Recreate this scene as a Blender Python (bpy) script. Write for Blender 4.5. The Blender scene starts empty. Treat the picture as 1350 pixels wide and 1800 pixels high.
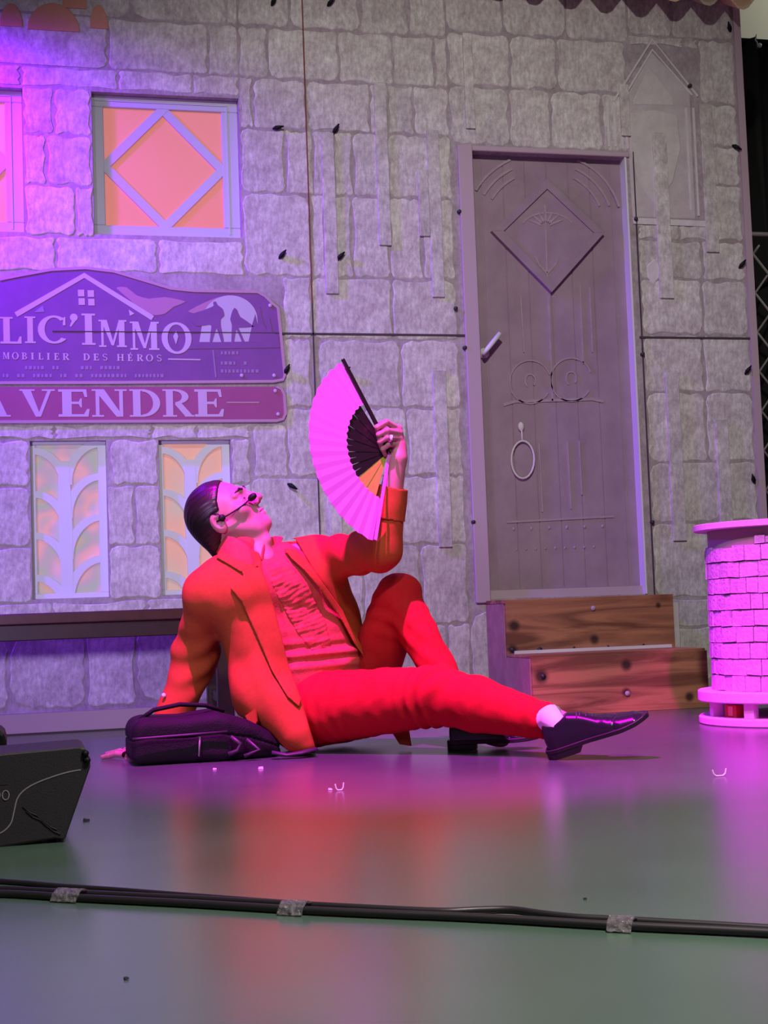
import bpy, math, random
import numpy as np
from mathutils import Vector, Matrix
random.seed(7); np.random.seed(7)
SC = bpy.context.scene
COL = SC.collection
PI = math.pi

# ------------------------------------------------------------------ camera
F = 2600.0                                   # focal length in pixels of the 1350 x 1800 frame
YAW, PITCH, ROLL = [math.radians(a) for a in (13.9374, 3.98801, -2.09543)]
CAM = np.array([-0.309076, -5.751636, 0.395541])
_f = np.array([math.sin(YAW)*math.cos(PITCH), math.cos(YAW)*math.cos(PITCH), math.sin(PITCH)])
_r = np.array([math.cos(YAW), -math.sin(YAW), 0.0]); _u = np.cross(_r, _f)
CR = math.cos(ROLL)*_r + math.sin(ROLL)*_u
CU = -math.sin(ROLL)*_r + math.cos(ROLL)*_u
CF = _f
cam_d = bpy.data.cameras.new('camera'); cam = bpy.data.objects.new('camera', cam_d); COL.objects.link(cam)
cam_d.sensor_fit = 'VERTICAL'; cam_d.sensor_height = 36.0; cam_d.sensor_width = 27.0
cam_d.lens = 36.0*F/1800.0; cam_d.clip_start = 0.05; cam_d.clip_end = 100
M = Matrix(((CR[0], CU[0], -CF[0], CAM[0]), (CR[1], CU[1], -CF[1], CAM[1]), (CR[2], CU[2], -CF[2], CAM[2]), (0, 0, 0, 1)))
cam.matrix_world = M
SC.camera = cam

# ------------------------------------------------------------------ world, lights, exposure
world = bpy.data.worlds.new('world'); SC.world = world; world.use_nodes = True
world.node_tree.nodes['Background'].inputs[0].default_value = (0.60, 0.55, 0.56, 1)
world.node_tree.nodes['Background'].inputs[1].default_value = 0.09
SC.view_settings.view_transform = 'Standard'; SC.view_settings.look = 'None'
SC.view_settings.exposure = 0.0; SC.view_settings.gamma = 1.0; SC.view_settings.use_curve_mapping = False

def aim(o, target):
    d = Vector(target) - o.location
    o.rotation_euler = d.to_track_quat('-Z', 'Y').to_euler()
def lamp(name, kind, loc, target, color, power, **kw):
    d = bpy.data.lights.new(name, kind); d.color = color; d.energy = power
    for k, v in kw.items(): setattr(d, k, v)
    o = bpy.data.objects.new(name, d); COL.objects.link(o); o.location = loc
    aim(o, target); return o
# violet stage spot grazing the set from the upper left
lamp('violet_spot', 'SPOT', (-1.02, -0.50, 2.78), (-0.25, 0.0, 1.65), (0.22, 0.0, 1.0), 470, spot_size=math.radians(104), spot_blend=1.0, shadow_soft_size=0.05)
lamp('magenta_spot', 'SPOT', (-1.25, -0.75, 2.3), (-0.25, 0.0, 2.0), (0.60, 0.0, 1.0), 45, spot_size=math.radians(65), spot_blend=1.0, shadow_soft_size=0.05)
# pink key spot high on the front right, on the actor and the tower
lamp('pink_key_spot', 'SPOT', (-0.25, -2.95, 4.8), (0.90, -1.80, 0.30), (1.0, 0.0, 0.93), 4200, spot_size=math.radians(31), spot_blend=0.7, shadow_soft_size=0.05)
# added pink fill, no known source, to brighten the tower
lamp('pink_tower_fill', 'SPOT', (1.2, -3.6, 2.4), (2.1, -1.35, 0.30), (1.0, 0.0, 0.92), 330, spot_size=math.radians(20), spot_blend=0.5, shadow_soft_size=0.05)
# added unseen lamp behind the set, brightening the far wall
lamp('far_wall_fill', 'POINT', (5.0, 0.95, 4.1), (5, 0.95, 0), (1.0, 0.97, 0.85), 60, shadow_soft_size=0.1)
# projector light from the auditorium
lamp('projector_light', 'SPOT', (-0.5, -6.2, 4.4), (1.62, 0.0, 1.25), (0.97, 0.91, 0.87), 900, spot_size=math.radians(40), spot_blend=1.0, shadow_soft_size=0.12)
# added lavender fill low on the left, lifting the shade under the bench
lamp('lavender_fill', 'AREA', (-1.5, -3.6, 0.9), (-0.35, 0.0, 0.6), (0.62, 0.46, 1.0), 12, shape='DISK', size=0.3, spread=math.radians(70))

# added fill light that brightens the floor at the front of the stage
lamp('front_floor_fill', 'AREA', (0.9, -4.9, 3.6), (0.7, -4.3, 0.0), (1.0, 0.84, 0.84), 60, shape='DISK', size=0.8, spread=math.radians(90))

# ------------------------------------------------------------------ pixel helpers (1350 x 1800 frame)
def ray(u, v): return CF + CR*(u-675.0)/F - CU*(v-900.0)/F
def P(u, v, d): return CAM + d*ray(u, v)
def W(u, v, y=0.0):
    k = ray(u, v); return CAM + (y-CAM[1])/k[1]*k
def FL(u, v, z=0.0):
    k = ray(u, v); return CAM + (z-CAM[2])/k[2]*k
def XZ(u, v, y=0.0):
    p = W(u, v, y); return (p[0], p[2])

# ------------------------------------------------------------------ materials
def material(name, color, rough=0.6, mottle=None, metal=0.0, noise=None, bump=None, emit=None, rand=0.0, spec=0.5, alpha=None):
    """noise = (scale, second colour, contrast) ; bump = (scale, strength)"""
    m = bpy.data.materials.new(name); m.use_nodes = True
    nt = m.node_tree; b = nt.nodes['Principled BSDF']
    b.inputs['Base Color'].default_value = (*color, 1); b.inputs['Roughness'].default_value = rough
    b.inputs['Metallic'].default_value = metal; b.inputs['Specular IOR Level'].default_value = spec
    tc = nt.nodes.new('ShaderNodeTexCoord')
    out = None
    if noise:
        n = nt.nodes.new('ShaderNodeTexNoise'); n.inputs['Scale'].default_value = noise[0]; n.inputs['Detail'].default_value = 6; n.inputs['Roughness'].default_value = 0.65
        nt.links.new(tc.outputs['Object'], n.inputs['Vector'])
        r = nt.nodes.new('ShaderNodeValToRGB'); lo, hi = noise[2]
        r.color_ramp.elements[0].position = lo; r.color_ramp.elements[1].position = hi
        r.color_ramp.elements[0].color = (*color, 1); r.color_ramp.elements[1].color = (*noise[1], 1)
        nt.links.new(n.outputs['Fac'], r.inputs['Fac']); out = r.outputs['Color']
        nt.links.new(out, b.inputs['Base Color'])
    if mottle and out:
        n3 = nt.nodes.new('ShaderNodeTexNoise'); n3.inputs['Scale'].default_value = mottle[0]; n3.inputs['Detail'].default_value = 4; n3.inputs['Roughness'].default_value = 0.7
        mp3 = nt.nodes.new('ShaderNodeMapping'); mp3.inputs['Scale'].default_value = (1.6, 1, 0.9); nt.links.new(tc.outputs['Object'], mp3.inputs['Vector']); nt.links.new(mp3.outputs['Vector'], n3.inputs['Vector'])
        r3 = nt.nodes.new('ShaderNodeMapRange'); r3.inputs['From Min'].default_value = 0.3; r3.inputs['From Max'].default_value = 0.7; r3.inputs['To Min'].default_value = 1-mottle[1]; r3.inputs['To Max'].default_value = 1+mottle[1]*0.4
        nt.links.new(n3.outputs['Fac'], r3.inputs['Value']); vm3 = nt.nodes.new('ShaderNodeVectorMath'); vm3.operation = 'SCALE'
        nt.links.new(out, vm3.inputs[0]); nt.links.new(r3.outputs['Result'], vm3.inputs['Scale']); out = vm3.outputs[0]
        nt.links.new(out, b.inputs['Base Color'])
    if rand:
        oi0 = nt.nodes.new('ShaderNodeObjectInfo'); vs_ = nt.nodes.new('ShaderNodeVectorMath'); vs_.operation = 'MULTIPLY_ADD'
        nt.links.new(oi0.outputs['Random'], vs_.inputs[0]); vs_.inputs[1].default_value = (17, 31, 23); nt.links.new(tc.outputs['Object'], vs_.inputs[2])
        if noise: nt.links.new(vs_.outputs[0], n.inputs['Vector'])
        oi = nt.nodes.new('ShaderNodeObjectInfo'); mp = nt.nodes.new('ShaderNodeMapRange')
        mp.inputs['To Min'].default_value = 1-rand; mp.inputs['To Max'].default_value = 1+rand
        nt.links.new(oi.outputs['Random'], mp.inputs['Value'])
        hs = nt.nodes.new('ShaderNodeHueSaturation')
        nt.links.new(mp.outputs['Result'], hs.inputs['Value'])
        if out: nt.links.new(out, hs.inputs['Color'])
        else: hs.inputs['Color'].default_value = (*color, 1)
        nt.links.new(hs.outputs['Color'], b.inputs['Base Color'])
    if bump:
        n2 = nt.nodes.new('ShaderNodeTexNoise'); n2.inputs['Scale'].default_value = bump[0]; n2.inputs['Detail'].default_value = 5
        nt.links.new(tc.outputs['Object'], n2.inputs['Vector'])
        bp = nt.nodes.new('ShaderNodeBump'); bp.inputs['Strength'].default_value = bump[1]; bp.inputs['Distance'].default_value = 0.01
        nt.links.new(n2.outputs['Fac'], bp.inputs['Height']); nt.links.new(bp.outputs['Normal'], b.inputs['Normal'])
    if emit:
        b.inputs['Emission Color'].default_value = (*emit[0], 1); b.inputs['Emission Strength'].default_value = emit[1]
    return m

M_WALL = material('painted_flat', (0.34, 0.275, 0.29), 0.9, noise=(9, (0.52, 0.46, 0.48), (0.3, 0.7)), mottle=(38, 0.3))
M_STONE = material('painted_stone', (0.51, 0.455, 0.44), 0.9, noise=(11, (0.77, 0.75, 0.70), (0.30, 0.70)), rand=0.07, bump=(60, 0.10), mottle=(34, 0.38))
M_PLAIN = material('plain_grey_paint', (0.56, 0.52, 0.505), 0.85, noise=(14, (0.66, 0.63, 0.60), (0.35, 0.65)))
M_RELIEF = material('pale_relief_paint', (0.62, 0.575, 0.58), 0.85, noise=(20, (0.72, 0.68, 0.68), (0.35, 0.65)))
M_DARKRELIEF = material('dull_relief_paint', (0.50, 0.44, 0.45), 0.85, noise=(12, (0.60, 0.55, 0.56), (0.35, 0.65)))
M_DOOR = material('mauve_door_paint', (0.29, 0.205, 0.25), 0.7, noise=(7, (0.35, 0.26, 0.30), (0.35, 0.65)))
M_DOORDET = material('door_ornament_paint', (0.35, 0.265, 0.30), 0.7, noise=(30, (0.42, 0.33, 0.35), (0.35, 0.65)))
M_JAMB = material('jamb_paint', (0.50, 0.38, 0.43), 0.8)
M_EDGE = material('white_edge_paint', (0.75, 0.74, 0.78), 0.7)
M_FRAME = material('pale_window_paint', (0.52, 0.56, 0.57), 0.6)
M_FRET = material('pale_fretwork_paint', (0.70, 0.76, 0.76), 0.6)
M_BLACK = material('black_plastic', (0.005, 0.005, 0.006), 0.55, spec=0.25)
M_SCREW = material('dark_screw_metal', (0.03, 0.025, 0.03), 0.5)
M_SEAM = material('dark_seam', (0.07, 0.05, 0.055), 0.9)
M_SEAMRED = material('rusty_seam', (0.20, 0.06, 0.05), 0.9)
M_SIGN = material('indigo_sign', (0.17, 0.045, 0.24), 0.6, noise=(6, (0.22, 0.06, 0.28), (0.3, 0.7)))
M_SIGNRED = material('plum_sign', (0.30, 0.05, 0.18), 0.6, noise=(6, (0.34, 0.065, 0.21), (0.3, 0.7)))
M_SIGNTRIM = material('pinkish_sign_trim', (0.46, 0.27, 0.36), 0.6)
M_LETTER = material('pale_letter_paint', (0.55, 0.42, 0.58), 0.6)
M_FAINT = material('faint_letter_paint', (0.30, 0.17, 0.40), 0.6)
M_MOON = material('pale_moon_paint', (0.50, 0.44, 0.56), 0.6)
M_SWOOSH = material('pink_cape_paint', (0.42, 0.18, 0.34), 0.6)
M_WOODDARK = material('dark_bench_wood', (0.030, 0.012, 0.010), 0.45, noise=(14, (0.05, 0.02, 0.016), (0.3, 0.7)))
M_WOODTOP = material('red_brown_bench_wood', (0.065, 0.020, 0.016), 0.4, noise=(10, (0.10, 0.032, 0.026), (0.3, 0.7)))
M_SKIRT = material('mauve_skirting', (0.46, 0.30, 0.46), 0.7)
M_CURTAIN = material('black_drape', (0.006, 0.006, 0.006), 0.95)
M_FARWALL = material('pale_far_wall', (0.62, 0.62, 0.52), 0.9)
M_WIRE = material('grey_wire', (0.22, 0.20, 0.20), 0.5, 0.6)
M_CABLE = material('black_cable_rubber', (0.012, 0.011, 0.012), 0.45)
M_TAPE = material('clear_tape', (0.80, 0.80, 0.78), 0.16, spec=0.6, bump=(120, 0.9))
M_TAPE.node_tree.nodes['Principled BSDF'].inputs['Transmission Weight'].default_value = 0.93
M_TILE = material('orange_roof_tile', (0.80, 0.46, 0.27), 0.7, noise=(30, (0.85, 0.62, 0.45), (0.35, 0.65)))
M_TILE2 = material('greenish_roof_tile', (0.42, 0.38, 0.28), 0.7, noise=(30, (0.60, 0.46, 0.34), (0.35, 0.65)))
M_WELL = material('light_tinted_shingle', (0.42, 0.24, 0.46), 0.8, noise=(40, (0.62, 0.38, 0.66), (0.3, 0.7)), rand=0.12, bump=(90, 0.5))  # pink of the stage light partly put into the shingle colour
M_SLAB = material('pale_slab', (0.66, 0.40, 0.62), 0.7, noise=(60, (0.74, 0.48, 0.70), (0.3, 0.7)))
M_CORE = material('bare_board', (0.36, 0.28, 0.28), 0.8)
M_MON = material('charcoal_speaker_casing', (0.016, 0.015, 0.018), 0.6, bump=(300, 0.15))
M_GREYPRINT = material('grey_print', (0.24, 0.23, 0.24), 0.5)
M_SCRAP = material('white_scrap', (0.85, 0.82, 0.88), 0.6)
M_DIRT = material('dark_scrap', (0.02, 0.02, 0.03), 0.8)
M_SKIN = material('skin', (0.40, 0.165, 0.19), 0.5, noise=(30, (0.45, 0.19, 0.225), (0.3, 0.7)))
M_HAIR = material('dark_hair', (0.010, 0.005, 0.006), 0.42)
M_JACKET = material('orange_jacket_cloth', (0.34, 0.060, 0.016), 0.85, noise=(90, (0.39, 0.073, 0.021), (0.3, 0.7)), bump=(400, 0.08), spec=0.15)
M_SHIRT = material('red_orange_shirt_cloth', (0.42, 0.050, 0.045), 0.8, noise=(60, (0.48, 0.070, 0.06), (0.3, 0.7)), bump=(150, 0.15), spec=0.15)
M_TROUSER = material('red_trouser_cloth', (0.37, 0.010, 0.013), 0.85, noise=(90, (0.42, 0.013, 0.016), (0.3, 0.7)), bump=(400, 0.08), spec=0.12)
M_SOCK = material('white_sock', (0.85, 0.82, 0.84), 0.9)
M_LEATHER = material('black_shoe_leather', (0.012, 0.010, 0.018), 0.22, spec=0.7)
M_SOLE = material('black_shoe_sole', (0.010, 0.010, 0.011), 0.6)
M_BAG = material('black_bag_nylon', (0.005, 0.0035, 0.006), 0.75, bump=(220, 0.3), spec=0.25)
M_BAG2 = material('dark_bag_trim', (0.035, 0.022, 0.04), 0.5)
M_FANLEAF = material('light_tinted_fan_fabric', (0.62, 0.17, 0.64), 0.8)  # magenta of the stage light tinted into the fabric colour
M_FANRIB = material('black_lacquer_rib', (0.012, 0.010, 0.010), 0.3)
M_FANGOLD = material('gilt_rib', (0.42, 0.40, 0.06), 0.3, 0.7)
M_RING = material('silver', (0.8, 0.8, 0.82), 0.15, 1.0)
M_RED = material('red_box', (0.45, 0.03, 0.02), 0.6)
M_BLUE = material('blue_box', (0.02, 0.04, 0.22), 0.6)
M_ARCH = material('salmon_arch_light_and_band', (0.62, 0.27, 0.17), 0.8, noise=(12, (0.68, 0.33, 0.22), (0.3, 0.7)))  # glow of the projected arches as plain colour; also the red box's band

def plywood(name, knots, dark=1.0):
    dark *= 1.7
    m = bpy.data.materials.new(name); m.use_nodes = True; nt = m.node_tree; b = nt.nodes['Principled BSDF']
    b.inputs['Roughness'].default_value = 0.6
    tc = nt.nodes.new('ShaderNodeTexCoord'); mp = nt.nodes.new('ShaderNodeMapping'); mp.inputs['Scale'].default_value = (1.1, 6, 11)
    nt.links.new(tc.outputs['Object'], mp.inputs['Vector'])
    w = nt.nodes.new('ShaderNodeTexNoise'); w.inputs['Scale'].default_value = 1.3; w.inputs['Detail'].default_value = 8; w.inputs['Distortion'].default_value = 1.6
    nt.links.new(mp.outputs['Vector'], w.inputs['Vector'])
    r = nt.nodes.new('ShaderNodeValToRGB'); r.color_ramp.elements[0].position = 0.36; r.color_ramp.elements[1].position = 0.60
    r.color_ramp.elements[0].color = (0.11*dark, 0.042*dark, 0.020*dark, 1); r.color_ramp.elements[1].color = (0.28*dark, 0.125*dark, 0.060*dark, 1)
    nt.links.new(w.outputs['Fac'], r.inputs['Fac']); col = r.outputs['Color']
    for (x, y, z, rad) in knots:
        vm = nt.nodes.new('ShaderNodeVectorMath'); vm.operation = 'DISTANCE'; vm.inputs[1].default_value = (x, y, z)
        nt.links.new(tc.outputs['Object'], vm.inputs[0])
        mr = nt.nodes.new('ShaderNodeMapRange'); mr.inputs['From Min'].default_value = rad*0.6; mr.inputs['From Max'].default_value = rad*1.5
        mr.inputs['To Min'].default_value = 0.9; mr.inputs['To Max'].default_value = 0.0
        nt.links.new(vm.outputs['Value'], mr.inputs['Value'])
        mx = nt.nodes.new('ShaderNodeMix'); mx.data_type = 'RGBA'; mx.inputs[7].default_value = (0.02, 0.008, 0.006, 1)
        nt.links.new(mr.outputs['Result'], mx.inputs[0]); nt.links.new(col, mx.inputs[6]); col = mx.outputs[2]
    nt.links.new(col, b.inputs['Base Color'])
    return m

def floor_material():
    m = bpy.data.materials.new('grey_green_stage_vinyl'); m.use_nodes = True; nt = m.node_tree; b = nt.nodes['Principled BSDF']
    tc = nt.nodes.new('ShaderNodeTexCoord')
    n = nt.nodes.new('ShaderNodeTexNoise'); n.inputs['Scale'].default_value = 2.2; n.inputs['Detail'].default_value = 7
    nt.links.new(tc.outputs['Object'], n.inputs['Vector'])
    r = nt.nodes.new('ShaderNodeValToRGB'); r.color_ramp.elements[0].position = 0.3; r.color_ramp.elements[1].position = 0.7
    r.color_ramp.elements[0].color = (0.050, 0.098, 0.064, 1); r.color_ramp.elements[1].color = (0.066, 0.122, 0.084, 1)
    nt.links.new(n.outputs['Fac'], r.inputs['Fac']); nt.links.new(r.outputs['Color'], b.inputs['Base Color'])
    mr = nt.nodes.new('ShaderNodeMapRange'); mr.inputs['To Min'].default_value = 0.21; mr.inputs['To Max'].default_value = 0.28
    nt.links.new(n.outputs['Fac'], mr.inputs['Value']); nt.links.new(mr.outputs['Result'], b.inputs['Roughness'])
    n2 = nt.nodes.new('ShaderNodeTexNoise'); n2.inputs['Scale'].default_value = 9; n2.inputs['Detail'].default_value = 4
    nt.links.new(tc.outputs['Object'], n2.inputs['Vector'])
    bp = nt.nodes.new('ShaderNodeBump'); bp.inputs['Strength'].default_value = 0.05; bp.inputs['Distance'].default_value = 0.01
    nt.links.new(n2.outputs['Fac'], bp.inputs['Height']); nt.links.new(bp.outputs['Normal'], b.inputs['Normal'])
    b.inputs['Specular IOR Level'].default_value = 0.85
    return m
M_FLOOR = floor_material()

def pane_material(name, ramp, strength, scale=3.0):
    """back-lit coloured film: the sheet glows"""
    m = bpy.data.materials.new(name); m.use_nodes = True; nt = m.node_tree; b = nt.nodes['Principled BSDF']
    tc = nt.nodes.new('ShaderNodeTexCoord'); n = nt.nodes.new('ShaderNodeTexNoise'); n.inputs['Scale'].default_value = scale; n.inputs['Detail'].default_value = 1
    nt.links.new(tc.outputs['Object'], n.inputs['Vector'])
    r = nt.nodes.new('ShaderNodeValToRGB'); r.color_ramp.elements.remove(r.color_ramp.elements[1])
    for i, (p, c) in enumerate(ramp):
        e = r.color_ramp.elements[0] if i == 0 else r.color_ramp.elements.new(p)
        e.position = p; e.color = (*c, 1)
    nt.links.new(n.outputs['Fac'], r.inputs['Fac'])
    hs = nt.nodes.new('ShaderNodeHueSaturation'); hs.inputs['Value'].default_value = 0.6; nt.links.new(r.outputs['Color'], hs.inputs['Color'])
    nt.links.new(hs.outputs['Color'], b.inputs['Base Color']); nt.links.new(r.outputs['Color'], b.inputs['Emission Color'])
    b.inputs['Emission Strength'].default_value = strength; b.inputs['Roughness'].default_value = 0.5
    return m
M_PANE_UP = pane_material('salmon_lit_film', [(0.3, (0.70, 0.20, 0.16)), (0.7, (0.68, 0.22, 0.20))], 0.62, 2)
M_PANE_FILM = pane_material('iridescent_lit_film', [(0.28, (0.75, 0.34, 0.24)), (0.42, (0.38, 0.40, 0.38)), (0.5, (0.50, 0.34, 0.46)), (0.6, (0.76, 0.36, 0.40)), (0.72, (0.40, 0.38, 0.50))], 0.55, 7)
M_PANE_FILM2 = pane_material('peach_lit_film', [(0.3, (0.52, 0.44, 0.40)), (0.5, (0.70, 0.38, 0.32)), (0.7, (0.82, 0.36, 0.28))], 0.58, 4)

# ------------------------------------------------------------------ mesh helpers
class MB:
    def __init__(s): s.v = []; s.f = []
    def add(s, vs, fs):
        n = len(s.v); s.v += [tuple(map(float, p)) for p in vs]; s.f += [tuple(i+n for i in q) for q in fs]; return s
    def box(s, x0, x1, y0, y1, z0, z1):
        return s.add([(x0,y0,z0),(x1,y0,z0),(x1,y1,z0),(x0,y1,z0),(x0,y0,z1),(x1,y0,z1),(x1,y1,z1),(x0,y1,z1)],
                     [(0,3,2,1),(4,5,6,7),(0,1,5,4),(1,2,6,5),(2,3,7,6),(3,0,4,7)])
    def bbox(s, x0, x1, y0, y1, z0, z1, b):
        """box with chamfered edges along all sides"""
        vs = []
        for z, k in ((z0, b), (z0+b, 0), (z1-b, 0), (z1, b)):
            for (x, y) in ((x0+k+(b if k == 0 else 0), y0+k), (x1-k-(b if k == 0 else 0), y0+k), (x1-k, y0+k+(b if k == 0 else 0)), (x1-k, y1-k-(b if k == 0 else 0)),
                           (x1-k-(b if k == 0 else 0), y1-k), (x0+k+(b if k == 0 else 0), y1-k), (x0+k, y1-k-(b if k == 0 else 0)), (x0+k, y0+k+(b if k == 0 else 0))):
                vs.append((x, y, z))
        fs = [tuple(range(7, -1, -1)), tuple(range(24, 32))]
        for l in range(3):
            for i in range(8): fs.append((l*8+i, l*8+(i+1) % 8, l*8+8+(i+1) % 8, l*8+8+i))
        return s.add(vs, fs)
    def prism(s, poly, y0, y1, bev=0.0):
        """poly in (x,z), front at y0, back at y1; optional bevelled front"""
        a = sum(poly[i][0]*poly[(i+1) % len(poly)][1]-poly[(i+1) % len(poly)][0]*poly[i][1] for i in range(len(poly)))
        if a < 0: poly = poly[::-1]
        n = len(poly)
        if bev:
            cx = sum(p[0] for p in poly)/n; cz = sum(p[1] for p in poly)/n
            ins = []
            for (x, z) in poly:
                d = math.hypot(x-cx, z-cz) or 1; k = max(0, d-bev)/d
                ins.append((cx+(x-cx)*k, cz+(z-cz)*k))
            vs = [(x, y0, z) for x, z in ins]+[(x, y0+bev*0.5, z) for x, z in poly]+[(x, y1, z) for x, z in poly]; L = 3
        else:
            vs = [(x, y0, z) for x, z in poly]+[(x, y1, z) for x, z in poly]; L = 2
        fs = [tuple(range(n)), tuple(range(n*L-1, n*(L-1)-1, -1))]
        for l in range(L-1):
            for i in range(n): fs.append((l*n+i, l*n+n+i, l*n+n+(i+1) % n, l*n+(i+1) % n))
        return s.add(vs, fs)
    def tube(s, pts, r, n=8, cap=True, flat=None):
        pts = [np.array(p, float) for p in pts]; rs = r if hasattr(r, '__len__') else [r]*len(pts)
        prev = None; rings = []
        for i, p in enumerate(pts):
            t = pts[min(i+1, len(pts)-1)]-pts[max(i-1, 0)]; t = t/(np.linalg.norm(t)+1e-12)
            if prev is None:
                a = np.array([0, 0, 1.0]) if abs(t[2]) < 0.9 else np.array([1.0, 0, 0])
            else: a = prev
            x = np.cross(a, t); x /= np.linalg.norm(x)+1e-12; y = np.cross(t, x); prev = y
            rings.append([p+rs[i]*(math.cos(2*PI*k/n)*x+math.sin(2*PI*k/n)*y*(flat or 1)) for k in range(n)])
        vs = [q for rg in rings for q in rg]; fs = []
        for i in range(len(pts)-1):
            for k in range(n): fs.append((i*n+k, i*n+(k+1) % n, (i+1)*n+(k+1) % n, (i+1)*n+k))
        if cap: fs += [tuple(range(n-1, -1, -1)), tuple(range((len(pts)-1)*n, len(pts)*n))]
        return s.add(vs, fs)
    def strip(s, pts, w, y0, y1):
        """flat band of width w following (x,z) points, front y0 back y1"""
        L = []; Rr = []
        for i, p in enumerate(pts):
            a = pts[max(i-1, 0)]; b = pts[min(i+1, len(pts)-1)]
            t = np.array([b[0]-a[0], b[1]-a[1]]); t = t/(np.linalg.norm(t)+1e-12); nn = np.array([-t[1], t[0]])
            ww = w[i] if hasattr(w, '__len__') else w
            L.append(np.array(p)+nn*ww/2); Rr.append(np.array(p)-nn*ww/2)
        m = len(pts); vs = [(q[0], y0, q[1]) for q in L]+[(q[0], y0, q[1]) for q in Rr]+[(q[0], y1, q[1]) for q in L]+[(q[0], y1, q[1]) for q in Rr]
        fs = []
        for i in range(m-1):
            fs += [(i, m+i, m+i+1, i+1), (2*m+i, 2*m+i+1, 3*m+i+1, 3*m+i), (i, i+1, 2*m+i+1, 2*m+i), (m+i, 3*m+i, 3*m+i+1, m+i+1)]
        fs += [(0, 2*m, 3*m, m), (m-1, 2*m-1, 4*m-1, 3*m-1)]
        return s.add(vs, fs)
    def ball(s, c, r, n=10, m=7, R=None):
        c = np.array(c, float); r = np.array(r if hasattr(r, '__len__') else (r, r, r), float); vs = []
        for i in range(m+1):
            th = PI*i/m
            for k in range(n):
                q = r*np.array([math.sin(th)*math.cos(2*PI*k/n), math.sin(th)*math.sin(2*PI*k/n), math.cos(th)])
                vs.append(c+(R @ q if R is not None else q))
        fs = [(i*n+k, i*n+(k+1) % n, (i+1)*n+(k+1) % n, (i+1)*n+k)[::-1] for i in range(m) for k in range(n)]
        return s.add(vs, fs)

def tagp(o, label=None, cat=None, group=None, kind=None):
    if label: o['label'] = label
    if cat: o['category'] = cat
    if group: o['group'] = group
    if kind: o['kind'] = kind
    return o
def link(name, me, mat, parent=None, smooth=False):
    o = bpy.data.objects.new(name, me); COL.objects.link(o)
    if mat and not me.materials: me.materials.append(mat)
    if smooth: me.polygons.foreach_set('use_smooth', [True]*len(me.polygons))
    if parent is not None: o.parent = parent
    return o
def origin(parent):
    p = np.zeros(3)
    while parent is not None: p += np.array(parent.location); parent = parent.parent
    return p
def obj(name, mb, mat, parent=None, smooth=False, loc=None):
    """mesh in world coordinates; placed under its parent (or with its origin at loc)"""
    off = origin(parent)
    l = np.array(loc, float) if loc is not None else off
    me = bpy.data.meshes.new(name); v = np.array(mb.v, float)-l
    me.from_pydata(v.tolist(), [], mb.f); me.update()
    o = link(name, me, mat, parent, smooth); o.location = Vector(l-off); return o
def thing(name, loc, label, cat, group=None, kind=None):
    o = bpy.data.objects.new(name, None); COL.objects.link(o); o.location = loc; o.empty_display_size = 0.05
    return tagp(o, label, cat, group, kind)
#@@SETTING
# ------------------------------------------------------------------ the setting: floor, stage wall
fb = MB(); fb.box(-6, 8, -9, 4, -0.06, 0.0)
tagp(obj('floor', fb, M_FLOOR), 'glossy grey green vinyl stage floor', kind='structure')

TH = 0.06                                     # thickness of the stage flat
XL, XR, ZT = -2.4, 2.80, 3.45
HOLES = {'window_1': (-0.84, -0.262, 1.913, 2.481), 'window_2': (0.0, 0.580, 1.913, 2.481),
         'window_3': (-0.260, 0.026, 0.503, 1.106), 'window_4': (0.226, 0.507, 0.503, 1.106),
         'door_1': (1.549, 2.231, 0.445, 2.305)}
wb = MB()
xs = sorted({XL, XR} | {h[0] for h in HOLES.values()} | {h[1] for h in HOLES.values()})
zs = sorted({0.0, ZT} | {h[2] for h in HOLES.values()} | {h[3] for h in HOLES.values()})
for i in range(len(xs)-1):
    for j in range(len(zs)-1):
        cx, cz = (xs[i]+xs[i+1])/2, (zs[j]+zs[j+1])/2
        if any(h[0] < cx < h[1] and h[2] < cz < h[3] for h in HOLES.values()): continue
        x0, x1, z0, z1 = xs[i], xs[i+1], zs[j], zs[j+1]
        wb.add([(x0,0,z0),(x1,0,z0),(x1,0,z1),(x0,0,z1)], [(0,1,2,3)]); wb.add([(x0,TH,z0),(x1,TH,z0),(x1,TH,z1),(x0,TH,z1)], [(3,2,1,0)])
for h in HOLES.values():
    x0, x1, z0, z1 = h
    wb.add([(x0,0,z0),(x0,TH,z0),(x0,TH,z1),(x0,0,z1)], [(0,1,2,3)]); wb.add([(x1,0,z0),(x1,TH,z0),(x1,TH,z1),(x1,0,z1)], [(3,2,1,0)])
    wb.add([(x0,0,z1),(x0,TH,z1),(x1,TH,z1),(x1,0,z1)], [(0,1,2,3)]); wb.add([(x0,0,z0),(x0,TH,z0),(x1,TH,z0),(x1,0,z0)], [(3,2,1,0)])
wb.add([(XR,0,0),(XR,TH,0),(XR,TH,ZT),(XR,0,ZT)], [(3,2,1,0)]); wb.add([(XL,0,0),(XL,TH,0),(XL,TH,ZT),(XL,0,ZT)], [(0,1,2,3)])
wb.add([(XL,0,ZT),(XR,0,ZT),(XR,TH,ZT),(XL,TH,ZT)], [(0,1,2,3)])
WALL = tagp(obj('wall_back', wb, M_WALL), 'stage flat painted as a grey stone wall', kind='structure')

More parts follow.
